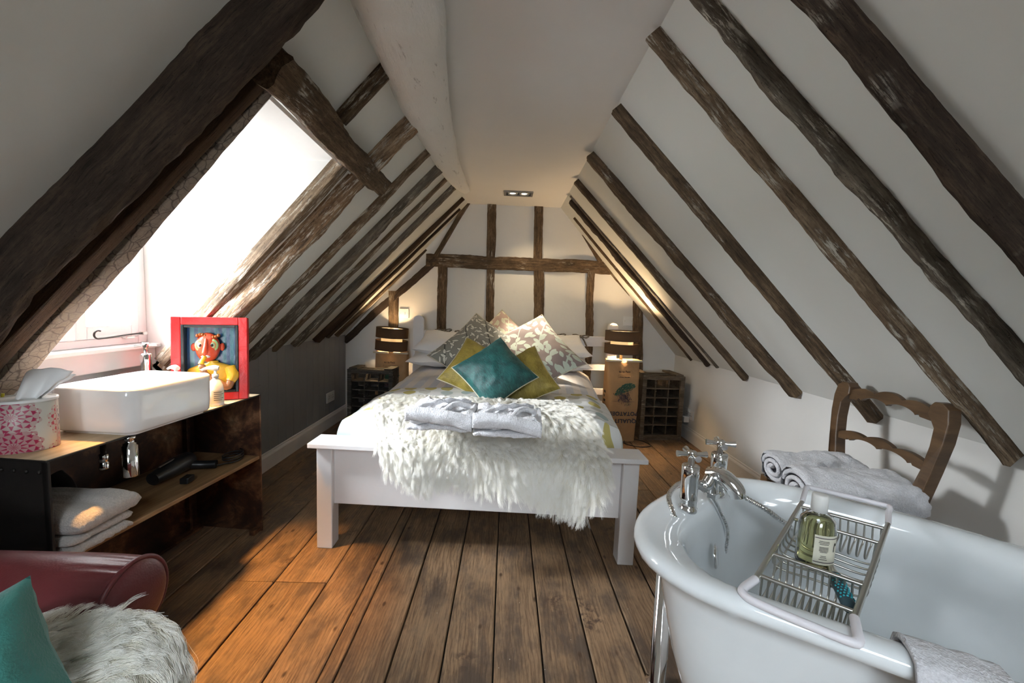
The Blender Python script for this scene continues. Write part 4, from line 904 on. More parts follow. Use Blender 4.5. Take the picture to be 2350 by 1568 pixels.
# ceramic basin
sx0, sx1, sy0, sy1, sz0, sz1 = -1.395, -1.118, 1.208, 1.536, .6545, .802
bs = thing('basin', 'white rectangular ceramic vessel basin on the washstand', 'basin', ((sx0 + sx1) / 2, (sy0 + sy1) / 2, sz0), R_(-3))
def rr(hx, hy, r, z, n=8):
    out = []
    for q, (sx, sy) in enumerate(((1, 1), (-1, 1), (-1, -1), (1, -1))):
        for k in range(n + 1):
            a = math.pi / 2 * q + math.pi / 2 * k / n; out.append((sx * (hx - r) + r * math.cos(a), sy * (hy - r) + r * math.sin(a), z))
    return out
def loft(rings, closed_bottom=True, close_top=True):
    m = MB(); n = len(rings[0]); vs = [p for r in rings for p in r]
    m.add(vs, [(i * n + k, i * n + (k + 1) % n, (i + 1) * n + (k + 1) % n, (i + 1) * n + k) for i in range(len(rings) - 1) for k in range(n)], True)
    if closed_bottom: m.add(rings[0], [tuple(range(n))[::-1]])
    if close_top: m.add(rings[-1], [tuple(range(n))])
    return m
hx, hy, H_ = (sx1 - sx0) / 2, (sy1 - sy0) / 2, sz1 - sz0
prof = [(-.022, 0), (-.020, .006), (-.008, .010), (-.003, .016), (-.001, .05), (0, .12), (0, H_ - .006), (-.002, H_ - .002), (-.006, H_), (-.011, H_), (-.015, H_ - .002), (-.017, H_ - .008), (-.020, .08), (-.026, .045), (-.045, .030), (-.08, .026)]
part('bowl', loft([rr(hx + o, hy + o, max(.012, .042 + o), z) for o, z in prof]), M['ceramic'], bs)
def tap_small(c, rz, h, label):
    t = thing('basin_tap', label, 'tap', c, R_(rz)); mb = MB(); mb.lathe([(0, 0), (.021, 0), (.021, .006), (.017, .008), (.017, h * .62), (.018, h * .63), (.018, h * .80), (.016, h * .82), (0, h * .82)], 24); part('body', mb, M['chrome'], t)
    mb = MB(); mb.tube(arc([(0, -.01, h * .42), (0, -.05, h * .47), (0, -.085, h * .44), (0, -.10, h * .34)], 6), .012, 14); part('spout', mb, M['chrome'], t)
    mb = MB(); mb.lathe([(0, h * .80), (.008, h * .8), (.008, h * .92), (.011, h * .93), (.011, h), (0, h)], 16)
    part('stem', mb, M['chrome'], t)
    for a in (0, 90, 180, 270): mb = MB(); mb.tube([(.008 * math.cos(R_(a)), .008 * math.sin(R_(a)), h * .95), (.034 * math.cos(R_(a)), .034 * math.sin(R_(a)), h * .95)], [.004, .0055], 10); part('handle_arm', mb, M['chrome'], t)
    return t
tap_small((-1.448, 1.615, VH), -50, .245, 'chrome basin tap with a cross handle behind the white basin')
# waste trap and valve hanging under the basin
t = thing('bottle_trap', 'polished chrome bottle trap hanging under the basin', 'waste trap', (-1.178, 1.245, .515))
mb = MB(); mb.lathe([(0, 0), (.019, 0), (.020, .003), (.020, .10), (.017, .102), (.017, .108), (.012, .110), (.012, .120), (.016, .121), (.016, .132), (0, .132)], 28); part('cup', mb, M['chrome'], t)
t = thing('isolating_valve', 'short chrome valve on the pipe inside the washstand', 'valve', (-1.262, 1.245, .535)); mb = MB()
mb.lathe([(0, 0), (.012, 0), (.0125, .003), (.0125, .022), (.010, .024), (.0125, .026), (.0125, .05), (.008, .052), (.008, .112), (0, .112)], 20); part('body', mb, M['chrome'], t)
t = thing('waste_pipe', 'dark plastic waste pipe elbow at the back of the washstand', 'pipe', (-1.36, 1.16, .44)); mb = MB(); mb.tube(arc([(0, 0, 0), (.0, .04, .0), (-.02, .08, .01), (-.05, .10, .03), (-.08, .10, .06)], 6), .024, 16); part('elbow', mb, M['black_plastic'], t)
mb = MB(); mb.tube([(0, .01, 0), (0, .03, 0)], .029, 18); part('collar', mb, M['black_plastic'], t)
# hair dryer with its flex on the shelf
t = thing('hair_dryer', 'black hair dryer lying on the washstand shelf', 'hair dryer', (-1.31, 1.60, .368), R_(8))
mb = MB(); mb.tube(arc([(-.02, -.13, .030), (-.01, -.06, .036), (0, 0, .040), (.004, .045, .040)], 6), [.024, .025, .026, .028, .030, .032, .034, .035, .036, .037, .037, .037, .037, .037, .037, .036, .034, .033, .030][:19], 18); part('barrel', mb, M['black_plastic'], t)
mb = MB(); mb.tube(arc([(.01, .01, .03), (.06, .03, .02), (.11, .04, .018)], 6), .017, 14); part('handle', mb, M['black_plastic'], t)
mb = MB(); mb.box((-.003, -.05, .072), (.006, .14, .004)); part('trim_strip', mb, M['steel'], t, .001)
mb = MB(); q = [(.11, .04, .012)] + [(.13 + .035 * math.cos(a), .13 + .05 * math.sin(a), .008 + .0018 * a) for a in np.linspace(-1.6, 14, 48)]; mb.tube(arc(q, 3), .0032, 6); part('flex', mb, M['black_plastic'], t)
mb = MB(); mb.box((.08, -.10, .015), (.03, .045, .024)); part('plug', mb, M['black_plastic'], t, .004)
# towels on the shelf
t = thing('towel_stack', 'folded cream bath towels stacked at the near end of the washstand shelf', 'towel', W(.105, .125, .3665), ws.rotation_euler.z + R_(2))
folded(.175, .30, .062, 2, 50, M['terry_warm'], t, 'towel_fold', wr=.8)
t2 = thing('towel', 'thick folded cream bath towel on top of the stack in the washstand', 'towel', W(.115, .115, .426), ws.rotation_euler.z + R_(4))
folded(.185, .31, .062, 1, 77, M['terry_warm'], t2, 'towel_fold', wr=1.0)
# framed papier-mache relief
fp = thing('box_frame', 'square red box frame holding a papier-mache bust of a masked figure on the washstand', 'picture', (-1.2355, 1.676, VH + .001)); fp.matrix_world = Matrix.Translation((-1.2355, 1.676, VH + .001)) @ Matrix.Rotation(math.atan2(.112, .233), 4, 'Z') @ Matrix.Rotation(R_(-4), 4, 'X')
def gloss(name, col, r=.3, k=.25): 
    tt = NT(name); c = tt.co('Object'); n1 = tt.noise(c, 16, 5, .6, 1.0); return tt.fin(tt.mix(n1, tuple(x * (1 - k) for x in col), tuple(min(1, x * (1 + k)) for x in col)), r, tt.bump(n1, .6, .006))
red = gloss('red_lacquer', (.62, .018, .02)); blk = gloss('black_lacquer', (.012, .015, .018)); yel = gloss('yellow_paint', (.72, .42, .03)); skn = gloss('orange_mask', (.62, .075, .03)); arm = gloss('brown_arm', (.36, .16, .07))
fw_, fh_, fb = .262, .352, .033
for (x0, x1, z0, z1) in ((-fw_ / 2, -fw_ / 2 + fb, 0, fh_), (fw_ / 2 - fb, fw_ / 2, 0, fh_), (-fw_ / 2 + fb, fw_ / 2 - fb, 0, fb), (-fw_ / 2 + fb, fw_ / 2 - fb, fh_ - fb, fh_)):
    mb = MB(); mb.bx(x0, x1, -.012, .035, z0, z1); part('frame_bar', mb, red, fp, .003)
i0, i1, j0, j1 = -fw_ / 2 + fb, fw_ / 2 - fb, fb, fh_ - fb; e = .011
for (x0, x1, z0, z1) in ((i0, i0 + e, j0, j1), (i1 - e, i1, j0, j1), (i0 + e, i1 - e, j0, j0 + e), (i0 + e, i1 - e, j1 - e, j1)):
    mb = MB(); mb.bx(x0, x1, -.014, .034, z0, z1); part('inner_edge', mb, blk, fp, .002)
tt = NT('blue_stripe_paint'); xx = tt.xyz(tt.co('Object', (1, 1, 1))); sp_ = tt.ramp(tt.ma('PINGPONG', tt.ma('MULTIPLY', xx[0], 72), 1.0), [(.35, 0.), (.65, 1.)]); nn_ = tt.noise(tt.co('Object'), 9, 4)
blu = tt.fin(tt.mix(tt.ma('MULTIPLY', sp_, .8), tt.mix(nn_, (.008, .04, .14), (.03, .11, .30)), (.04, .25, .32)), .25, tt.bump(tt.noise(tt.co('Object'), 20, 4), .5, .004))
mb = MB(); mb.bx(i0, i1, .030, .034, j0, j1); part('backing', mb, blu, fp)
mb = MB(); mb.ball((-.012, .008, .225), (.043, .034, .062), 28, 20); part('head', mb, skn, fp)
for s in (-1, 1):
    mb = MB(); mb.ball((-.012 + s * .049, .014, .226), (.010, .008, .017), 10, 8); part('ear', mb, skn, fp)
    for r_, cl, dy in ((.021, (.30, .45, .20), .006), (.0165, (.62, .16, .06), .0045), (.013, (.35, .50, .22), .003), (.0095, (.45, .50, .36), .0015), (.006, (.02, .012, .01), -.0005)):
        mb = MB(); mb.ball((-.012 + s * .020, -.019 + dy, .234), (r_, .007, r_ * 1.25), 18, 10); part('eye_ring', mb, gloss('mask_ring_%d' % int(r_ * 1e4), cl, .3, .1), fp)
mb = MB(); mb.tube(arc([(-.012, -.024, .262), (-.012, -.032, .235), (-.014, -.040, .205), (-.014, -.036, .198)], 5), [.004, .0045, .005, .006, .007, .007, .008, .008, .009, .009, .010, .010, .010, .010, .009, .008], 12); part('nose', mb, skn, fp)
mb = MB(); mb.ball((-.014, -.024, .187), (.016, .008, .006), 14, 8); part('teeth', mb, M['plastic'], fp)
mb = MB(); mb.tube([(-.015, -.030, .187), (-.022, -.048, .168), (-.024, -.052, .158)], [.008, .009, .010], 12); part('pipe', mb, yel, fp)
mb = MB()
for k in range(9): mb.ball((-.045 + .009 * k, .0, .272 + .006 * math.sin(k * .8 + .4)), (.007, .016, .008), 8, 6)
part('hair', mb, gloss('rust_hair', (.35, .10, .02)), fp)
mb = MB()
def torso(u, v):
    a = 2 * math.pi * u; z = .046 + .122 * v; w = .070 + .018 * math.sin(math.pi * min(1, v * .9)) - .060 * max(0, v - .72) ** 1.2 * 6
    return (.004 + max(.018, w) * math.cos(a), .012 + .026 * math.sin(a) * (1 - .3 * v), z)
mb.grid(torso, 32, 16, None, True, True); mb.add(mb.v[:32], [tuple(range(32))[::-1]]); mb.add(mb.v[16 * 32:], [tuple(range(32))]); part('shirt', mb, yel, fp)
mb = MB(); mb.tube(arc([(.066, .0, .140), (.078, -.010, .105), (.070, -.020, .080)], 5), [.020, .021, .022, .022, .023, .023, .022, .021, .020, .018, .018], 12); part('sleeve', mb, yel, fp)
mb = MB(); mb.tube(arc([(.072, -.018, .085), (.058, -.026, .058), (.020, -.030, .085), (-.012, -.036, .115), (-.022, -.042, .140)], 5), [.015] * 12 + [.012] * 9, 12); part('arm', mb, arm, fp)
mb = MB(); mb.ball((-.022, -.046, .148), (.013, .010, .012), 12, 8); part('hand', mb, arm, fp)
# soap and lotion bottles
def pump(c, rz, label, s=1.0, lab=True):
    t = thing('pump_bottle', label, 'bottle', c, R_(rz)); mb = MB(); mb.lathe([(0, 0), (.026 * s, 0), (.029 * s, .004), (.029 * s, .060), (.026 * s, .085), (.018 * s, .102), (.010 * s, .110), (.010 * s, .116), (0, .116)], 28, None, 1, .8); part('bottle_body', mb, M['plastic'], t)
    mb = MB(); mb.lathe([(0, .116), (.012 * s, .116), (.012 * s, .128), (.005, .130), (.005, .150), (0, .150)], 18); part('collar', mb, M['plastic'], t)
    mb = MB(); mb.tube(arc([(.012, 0, .152), (-.01, 0, .154), (-.03, 0, .152), (-.046, 0, .145)], 4), [.009, .010, .011, .011, .010, .009, .008, .007, .006, .006, .005, .005, .005], 10); part('pump_head', mb, M['plastic'], t)
    if lab:
        mb = MB(); mb.grid(lambda u, v: (.0296 * s * math.cos(-1.9 + 1.9 * u), .0296 * s * .8 * math.sin(-1.9 + 1.9 * u), .014 + .05 * v), 14, 2); part('bottle_label', mb, plain('cream_label', (.72, .66, .50), .7), t)
        mb = MB()
        for k in range(5): mb.grid(lambda u, v: (.0299 * s * math.cos(-1.6 + (1.0 + .25 * (k % 2)) * u), .0299 * s * .8 * math.sin(-1.6 + (1.0 + .25 * (k % 2)) * u), .024 + k * .008 + .002 * v), 10, 1)
        part('label_print', mb, M['ink_black'], t, kind='stuff')
    return t
pump((-1.165, 1.605, VH), 20, 'white pump bottle with a cream label beside the right end of the basin', .95); pump((-1.30, 1.578, VH), -20, 'white pump bottle behind the basin, nearer the window', 1.0, False)
# oval tissue box with flower print, tissue
def _flowers():
    t = NT('flower_print'); c = t.co('UV', (3.9, 9.5, 1), (0, 0, 0), (.35, .35, 0)); sc = 1.0; vo = t.voro(c, sc, 'F1', .55, None); vo.voronoi_dimensions = '2D'
    d = t.vm('MULTIPLY', t.vm('SUBTRACT', c, vo.outputs['Position']), (sc, sc, sc)); q = t.xyz(d); r = t.ma('SQRT', t.ma('ADD', t.ma('MULTIPLY', q[0], q[0]), t.ma('MULTIPLY', q[1], q[1]))); an = t.ma('ARCTAN2', q[1], q[0])
    pet = t.ma('ABSOLUTE', t.ma('SINE', t.ma('ADD', t.ma('MULTIPLY', an, 6), t.ma('MULTIPLY', t.ma('FLOOR', t.ma('MULTIPLY', r, 9)), 1.6)))); ringf = t.ma('FRACT', t.ma('MULTIPLY', r, 9))
    edge = t.ramp(t.ma('SUBTRACT', t.ma('ADD', .40, t.ma('MULTIPLY', pet, .12)), r), [(.0, 0.), (.02, 1.)])
    line = t.ramp(t.ma('ADD', t.ma('MULTIPLY', pet, .6), t.ma('MULTIPLY', ringf, .5)), [(.48, 1.), (.62, 0.)])
    cc = t.xyz(vo.outputs['Color']); col = t.ramp(cc[0], [(.0, (.06, .012, .09)), (.42, (.36, .015, .07)), (.66, (.50, .04, .07)), (.85, (.55, .22, .25))], 'CONSTANT')
    inner = t.mix(line, t.mix(t.ma('MULTIPLY', cc[1], .5), (.52, .49, .43), col), col)
    return t.fin(t.mix(edge, (.56, .54, .48), inner), .35)
M['flowers'] = _flowers()
t = thing('tissue_box', 'oval tissue box printed with purple and pink flowers at the near end of the washstand', 'tissue box', (-1.335, 1.098, VH), R_(24))
mb = MB(); mb.lathe([(.0, 0), (.052, 0), (.053, .002), (.053, .140), (.051, .142)], 48, None, 1.4, 1, uv=True); part('box_body', mb, M['flowers'], t)
mb = MB(); mb.lathe([(.054, .136), (.0545, .143), (.052, .1435), (.0515, .140), (.02, .139), (0, .139)], 48, None, 1.4, 1); part('box_lid', mb, M['plastic'], t)
mb = MB()
def tis(u, v):
    w = .030 + .030 * v; a = (u - .5) * 2
    return (.012 + a * w * .8 + .05 * v, .010 * math.sin(a * 4 + v * 2) * (1 - .4 * v) + .012 * v, .138 + .085 * v * (1 - .12 * a * a) + .006 * nz((a * 2, v * 3, 1)))
mb.grid(tis, 24, 16); mb.grid(lambda u, v: tuple(V(tis(u, v)) + V((.004, .014 + .012 * v * math.sin(u * 5), -.01 * v))), 24, 16); o = part('tissue', mb, plain('tissue_paper', (.95, .95, .95), .9), t)
s_ = o.modifiers.new('thick', 'SOLIDIFY'); s_.thickness = .0006
# toothbrush tumbler behind the tissue box
t = thing('tumbler', 'clear glass tumbler with a toothbrush behind the tissue box', 'tumbler', (-1.415, 1.10, VH)); mb = MB(); mb.lathe([(0, 0), (.026, 0), (.030, .10), (.028, .10), (.025, .006), (0, .006)], 28); part('glass', mb, M['glass'], t)
mb = MB(); mb.tube([(.005, .0, .008), (.02, .012, .15)], .0035, 8); part('toothbrush', mb, gloss('yellow_brush', (.6, .55, .05)), t)
t = thing('wall_hook', 'curved chrome towel hook on the near edge of the window wall', 'hook', (-1.47, 1.215, .80)); mb = MB(); mb.tube(arc([(-.03, 0, -.14), (-.03, 0, -.01), (-.01, .01, .02), (.02, .03, .024), (.045, .045, .012), (.05, .05, -.0)], 6), .006, 10); part('arm', mb, M['chrome'], t)

# ================================================================ ROLL-TOP BATH
TO, TA = V((.42, 1.06, 0)), -.53
bath = thing('bath', 'white roll-top bath with chrome mixer taps beside the bed', 'bath', TO, TA); bpy.context.view_layer.update()
RZ = .565
far = [(-.023, -.06), (-.008, .02), (.024, .115), (.09, .265), (.19, .365), (.344, .40), (.586, .378), (.715, .345), (.85, .30), (1.0, .24), (1.12, .15), (1.18, .0)]
near = [(1.16, -.12), (1.05, -.22), (.90, -.275), (.72, -.30), (.565, -.306), (.4, -.303), (.22, -.302), (.15, -.296), (.084, -.275), (.018, -.222), (-.014, -.15)]
lp = arc([(x, y, 0) for x, y in far + near] + [(far[0][0], far[0][1], 0), (far[1][0], far[1][1], 0)], 6)[:-7]
# resample evenly
def resample(P, n):
    Q = P + [P[0]]; d = np.cumsum([0] + [(Q[i + 1] - Q[i]).length for i in range(len(Q) - 1)]); s = np.linspace(0, d[-1], n, endpoint=False)
    A = np.array([tuple(p) for p in Q]); return np.stack([np.interp(s, d, A[:, k]) for k in range(3)], 1)
LP = resample(lp, 96)
for _ in range(3): LP = (np.roll(LP, 1, 0) + 2 * LP + np.roll(LP, -1, 0)) / 4
nx = np.roll(LP, -1, 0) - np.roll(LP, 1, 0); nx /= np.linalg.norm(nx, axis=1)[:, None]; IN = np.stack([nx[:, 1], -nx[:, 0], 0 * nx[:, 0]], 1)
ctr = LP.mean(0); IN *= np.sign(((ctr - LP) * IN).sum(1)).mean()
def ring(o, z, s=1.0, sx=None, shift=0.0):
    Q = LP + IN * o; sx = sx or s; c2 = ctr + np.array([shift, 0, 0]); return [(c2[0] + (p[0] - ctr[0]) * sx, c2[1] + (p[1] - ctr[1]) * s, z) for p in Q]
tapw = [max(0.0, 1 - max(0, p[0] - .02) / .16) for p in LP]           # a broader ledge at the tap end
def ring2(o, z): return [(p[0] + q[0] * (o + w * .045), p[1] + q[1] * (o + w * .045), z) for p, q, w in zip(LP, IN, tapw)]
rings = [ring(.10, .13, .80, .86), ring(.095, .10, .70, .80)][::-1]
rings += [ring(.085, .18, .86, .90), ring(.075, .28, .92, .94), ring(.068, .38, .96, .97), ring(.060, .47, .99, .99), ring(.052, RZ - .042), ring(.040, RZ - .042), ring(.018, RZ - .040), ring(.004, RZ - .030), ring(.0, RZ - .018), ring(.003, RZ - .006), ring(.014, RZ + .001), ring(.030, RZ + .003), ring(.046, RZ)]
rings += [ring2(.055, RZ - .005), ring2(.066, RZ - .016), ring2(.076, RZ - .036), ring2(.083, RZ - .07)]
rings += [[tuple(V(p) * (1 - k) + V(q) * k) for p, q in zip(ring2(.088, RZ - .12), ring(.10, .19, .82, .88))] for k in (0, .35, .7)] + [ring(.12, .165, .80, .86), ring(.17, .15, .80, .86)]
bb = loft(rings, True, True); part('shell', bb, M['enamel'], bath)
for x, y in ((.20, -.14), (.20, .24), (.92, -.12), (.92, .14)):
    mb = MB(); s = -1 if y < .05 else 1; mb.tube(arc([(x, y, .16), (x, y + s * .05, .11), (x, y + s * .055, .05), (x, y + s * .075, .012)], 5), [.03, .03, .028, .026, .024, .022, .02, .018, .018, .018, .02, .022, .024, .024, .024, .024], 12); part('foot', mb, M['enamel'], bath)
TL = bath.matrix_world.inverted()
def tl(px, py, z): return TL @ at(px, py, z=z)
# taps: two pillars, a bridge and a spout with shower take-off
ta, tb = V((.092, .034, RZ - .004)), V((.156, .185, RZ - .004))
mx_ = thing('bath_mixer', 'chrome bridge bath mixer with two cross handles and a shower hose', 'tap', bath.matrix_world @ V((.12, .11, RZ)), TA); bpy.context.view_layer.update()
ML = mx_.matrix_world.inverted() @ bath.matrix_world
def mp(nm, mb, m='chrome', par=None, **t):
    mb.v = [tuple(ML @ V(p)) for p in mb.v]; return part(nm, mb, M[m], par or mx_, **t)
for c, rz in ((ta, .5), (tb, .3)):
    T_ = Matrix.Translation(c)
    mb = MB(); mb.lathe([(0, 0), (.024, 0), (.0245, .003), (.0245, .010), (.022, .012), (.022, .030), (.023, .032), (.023, .038), (.0225, .040), (.0225, .092), (.0228, .0925), (.0228, .126), (.021, .128), (0, .128)], 32, T_); pl = mp('pillar', mb)
    mb = MB(); mb.lathe([(0, .128), (.0085, .128), (.0085, .150), (.012, .152), (.013, .166), (.010, .168), (0, .168)], 20, T_); mp('handle_stem', mb)
    for k in range(4):
        a = rz + k * math.pi / 2; d = V((math.cos(a), math.sin(a), 0)); mb = MB(); mb.tube([c + d * .009 + V((0, 0, .159)), c + d * .026 + V((0, 0, .159)), c + d * .040 + V((0, 0, .159))], [.0055, .0065, .0088], 14); mp('handle_arm', mb)
mid = (ta + tb) / 2 + V((.022, -.01, .092))
mb = MB(); mb.tube(arc([ta + V((.01, .012, .075)), (ta + mid * 2) / 3 + V((0, 0, .0)), mid, (tb + mid * 2) / 3, tb + V((.01, -.012, .085))], 6), [.014] * 4 + [.017] * 17 + [.014] * 4, 16); mp('bridge', mb)
ax = V((1, 0, 0)); mb = MB(); q = arc([mid + V((-.012, .005, -.004)), mid + V((.016, -.006, .003)), mid + V((.038, -.016, -.006)), mid + V((.058, -.024, -.024)), mid + V((.064, -.027, -.040))], 7); mb.tube(q, [.020 + .004 * math.sin(i / 9) for i in range(len(q))], 18); mp('spout', mb)
mb = MB(); mb.tube([mid + V((.0, -.008, -.012)), mid + V((.0, -.008, -.048))], [.015, .017], 18); mb.tube([mid + V((.0, -.008, -.048)), mid + V((.0, -.008, -.060))], .021, 6, sm=False); mp('shower_outlet', mb)
def hose(pts, r=.0068, n=12, step=.0042):
    P = arc(pts, 12); d = np.cumsum([0] + [(P[i + 1] - P[i]).length for i in range(len(P) - 1)]); k = int(d[-1] / (step / 2)); s = np.linspace(0, d[-1], k); A = np.array([tuple(p) for p in P])
    Q = np.stack([np.interp(s, d, A[:, j]) for j in range(3)], 1); mb = MB(); mb.tube([V(p) for p in Q], [r * (1.08 if (i // 2) % 2 else .90) for i in range(k)], n); return mb
o1 = mid + V((0, -.008, -.060))
mb = hose([o1, tl(1648, 1165, .54), tl(1668, 1215, .46), tl(1662, 1270, .38), tl(1655, 1300, .32)]); mp('hose', mb)
mb = hose([tl(1655, 1300, .32), tl(1700, 1330, .20), tl(1760, 1300, .20), tl(1830, 1240, .44), tl(1775, 1182, .55), tl(1710, 1142, .585)]); mp('hose', mb)
mb = hose([tl(1600, 1110, RZ + .01), tl(1560, 1110, RZ + .03), tl(1535, 1140, RZ + .015), tl(1548, 1185, .56), tl(1562, 1225, .50), tl(1575, 1262, .42), tl(1590, 1320, .33)]); mp('hose', mb)
# overflow rose on the inner end wall
oc = tl(1634, 1213, .40); mb = MB(); Mo = Matrix.Translation((.165, .06, .44)) @ Matrix.Rotation(R_(82), 4, 'Y')
mb.lathe([(0, .010), (.024, .010), (.031, .006), (.032, 0), (0, 0)], 32, Mo); part('overflow_cover', mb, M['chrome'], bath)
# chrome standpipes that carry the water up to the end of the bath
for (b, tpx, lab) in (((1508, 1568), (1527, 1318), 'thick chrome standpipe rising from the floor to the end of the bath'), ((1552, 1545), None, 'short chrome waste pipe curling out of the floor under the bath')):
    p0 = at(*b, z=0)
    if tpx:
        t = thing('standpipe', lab, 'pipe', p0); mb = MB(); mb.lathe([(0, 0), (.030, 0), (.034, .006), (.024, .012), (.024, .50), (0, .50)], 28); part('tube', mb, M['chrome'], t)
    else:
        t = thing('standpipe', lab, 'pipe', (.66, 1.12, 0)); mb = MB(); mb.tube(arc([(0, 0, 0), (-.02, 0, .05), (-.01, 0, .09), (.02, 0, .10), (.08, 0, .10)], 6), .008, 12); part('tube', mb, M['chrome'], t)
# bath rack across the tub
rk = thing('bath_rack', 'extending chrome bath rack with white coated handles across the bath', 'bath rack', bath.matrix_world @ V((.38, .0, RZ)), TA); bpy.context.view_layer.update(); RL = rk.matrix_world.inverted() @ bath.matrix_world
def rp(nm, mb, m='steel', **t): mb.v = [tuple(RL @ V(p)) for p in mb.v]; return part(nm, mb, M[m], rk, **t)
zr = RZ + .010; nl, nr, fl, fr_ = V((.243, -.222, zr)), V((.392, -.246, zr)), V((.372, .245, zr)), V((.552, .225, zr))
def lerp(a, b, t): return a * (1 - t) + b * t
hn = [nl, lerp(nl, nr, -.06) + V((-.012, -.045, .0)), lerp(nl, nr, -.06) + V((-.012, -.060, -.002)), lerp(nl, nr, .1) + V((-.01, -.068, -.004)), lerp(nl, nr, .92) + V((-.012, -.066, -.004)), lerp(nl, nr, 1.04) + V((-.012, -.056, -.002)), lerp(nl, nr, 1.04) + V((-.010, -.04, .0)), nr]
mb = MB(); mb.tube(arc(hn, 5), .0078, 12); rp('handle', mb, 'rail_white')
hf = [fl, fl + V((.012, .050, .016)), fl + V((.018, .070, .02)), lerp(fl, fr_, .12) + V((.02, .078, .02)), lerp(fl, fr_, .9) + V((.02, .078, .02)), fr_ + V((.018, .068, .02)), fr_ + V((.012, .050, .012)), fr_]
mb = MB(); mb.tube(arc(hf, 5), .0065, 12); rp('handle', mb, 'rail_white')
for a, b in ((nl, fl), (nr, fr_)): mb = MB(); mb.tube([a, b], .0055, 12); rp('side_rail', mb)
def rung(t, dz=0): return lerp(nl, fl, t) + V((0, 0, dz)), lerp(nr, fr_, t) + V((0, 0, dz))
for t_ in (.04, .26, .72, .92): mb = MB(); mb.tube(list(rung(t_)), .0042, 10); rp('cross_bar', mb)
# two wire baskets
BD = .055
for (t0, t1, nw) in ((.04, .26, 13), (.72, .92, 11)):
    for k in range(nw):
        f = .05 + .9 * k / (nw - 1); a0, b0 = rung(t0); a1, b1 = rung(t1); p, q = lerp(a0, b0, f), lerp(a1, b1, f); mb = MB()
        mb.tube(arc([p, p + V((0, .006, -BD * .8)), lerp(p, q, .2) + V((0, 0, -BD)), lerp(p, q, .8) + V((0, 0, -BD)), q + V((0, -.006, -BD * .8)), q], 4), .0022, 7); rp('basket_wire', mb)
for t_ in (.33, .40, .47, .54, .60, .66): a, b = rung(t_, -BD + .012); mb = MB(); mb.tube(arc([a + V((0, 0, BD * .8)), lerp(a, b, .04), lerp(a, b, .5), lerp(a, b, .96), b + V((0, 0, BD * .8))], 5), .0024, 8); rp('deck_wire', mb)
for f in (.05, .95): a0, b0 = rung(.26, -BD + .010); a1, b1 = rung(.72, -BD + .010); mb = MB(); mb.tube([lerp(a0, b0, f), lerp(a1, b1, f)], .0024, 8); rp('deck_wire', mb)
# bath oil bottle
bc = bath.matrix_world @ (lerp(lerp(nl, fl, .44), lerp(nr, fr_, .44), .40) + V((0, 0, -BD + .015)))
t = thing('bath_oil', 'clear bottle of yellow bath oil with a white cap on the bath rack', 'bottle', bc, R_(-22)); bz = .112
pr = [(0, 0), (.030, 0), (.035, .004), (.0375, .012), (.0375, .088), (.034, .102), (.024, .113), (.016, .117), (.016, .124)]; t.scale = (.86, .86, 1.12)
mb = MB(); mb.lathe(pr + [(.0148, .124), (.0148, .116), (.022, .111), (.032, .100), (.0358, .088), (.0358, .012), (.033, .0055), (0, .004)], 40, None, 1.12, .82); part('bottle_body', mb, M['glass'], t)
mb = MB(); mb.lathe([(0, .0045), (.0325, .006), (.0355, .0125), (.0355, .088), (.0318, .0995), (.024, .1075), (0, .1075)], 40, None, 1.12, .82); part('bath_oil_liquid', mb, M['soapliq'], t)
mb = MB(); mb.lathe([(0, .118), (.0185, .118), (.0185, .148), (.0165, .152), (.012, .153), (0, .153)], 28); part('cap', mb, M['plastic'], t)
def curved(x0, x1, z0, z1, m, nm, off=.0004, b=None):
    q = b or MB(); q.grid(lambda u, v: (.0377 * 1.12 * math.sin(x0 + (x1 - x0) * u) * (1 + off * 10), -.0377 * .82 * math.cos(x0 + (x1 - x0) * u) * (1 + off * 10) - off, z0 + (z1 - z0) * v), 12, 1)
    return q if b is not None else part(nm, q, m, t)
curved(-.30, 1.25, .018, .078, plain('ivory_label', (.66, .64, .52), .6), 'bottle_label'); curved(-.28, 1.23, .072, .0735, M['ink_dark'], 'label_rule', .001); curved(-.28, 1.23, .0225, .024, M['ink_dark'], 'label_rule', .001)
b = MB()
for z, w in ((.066, .55), (.063, .6), (.060, .5), (.054, .5), (.0515, .5), (.049, .5), (.0465, .5), (.044, .4), (.036, .3), (.033, .35), (.029, .45)): curved(.10 - w / 2 + .12, .10 + w / 2 + .12, z, z + .0011, None, None, .001, b)
part('label_print', b, M['ink_black'], t, kind='stuff')
b = MB(); pts = [(.0377 * 1.12 * math.sin(a) * 1.02, -.0377 * .82 * math.cos(a) * 1.02 - .001, z) for a, z in ((.84, .046), (.86, .056), (.90, .062), (.97, .063), (1.0, .058))]; b.tube(arc(pts, 4), .0007, 6); part('label_emblem', b, M['ink_black'], t)
# razor-like back brush with a dotted teal grip
p0 = bath.matrix_world @ (lerp(lerp(nl, fl, .50), lerp(nr, fr_, .50), .52) + V((0, 0, -BD + .028))); p1 = bath.matrix_world @ (lerp(lerp(nl, fl, .12), lerp(nr, fr_, .12), .93) + V((0, 0, -.022)))
t = thing('bath_brush', 'brush with a steel neck and a grey grip dotted with teal on the bath rack', 'brush', p0); d = p1 - p0; t.matrix_world = frame_of(p0, p1, (0, 0, 1)); Ld = d.length
mb = MB(); mb.tube([(-.0, 0, 0), (Ld * .40, 0, 0)], [.006, .010], 14); part('neck', mb, M['steel'], t)
mb = MB(); mb.tube([(Ld * .38, 0, 0), (Ld * .42, 0, 0), (Ld * .7, 0, 0), (Ld * .95, 0, 0), (Ld, 0, 0)], [.010, .0135, .0125, .012, .008], 18); part('grip', mb, M['rubber'], t)
mb = MB()
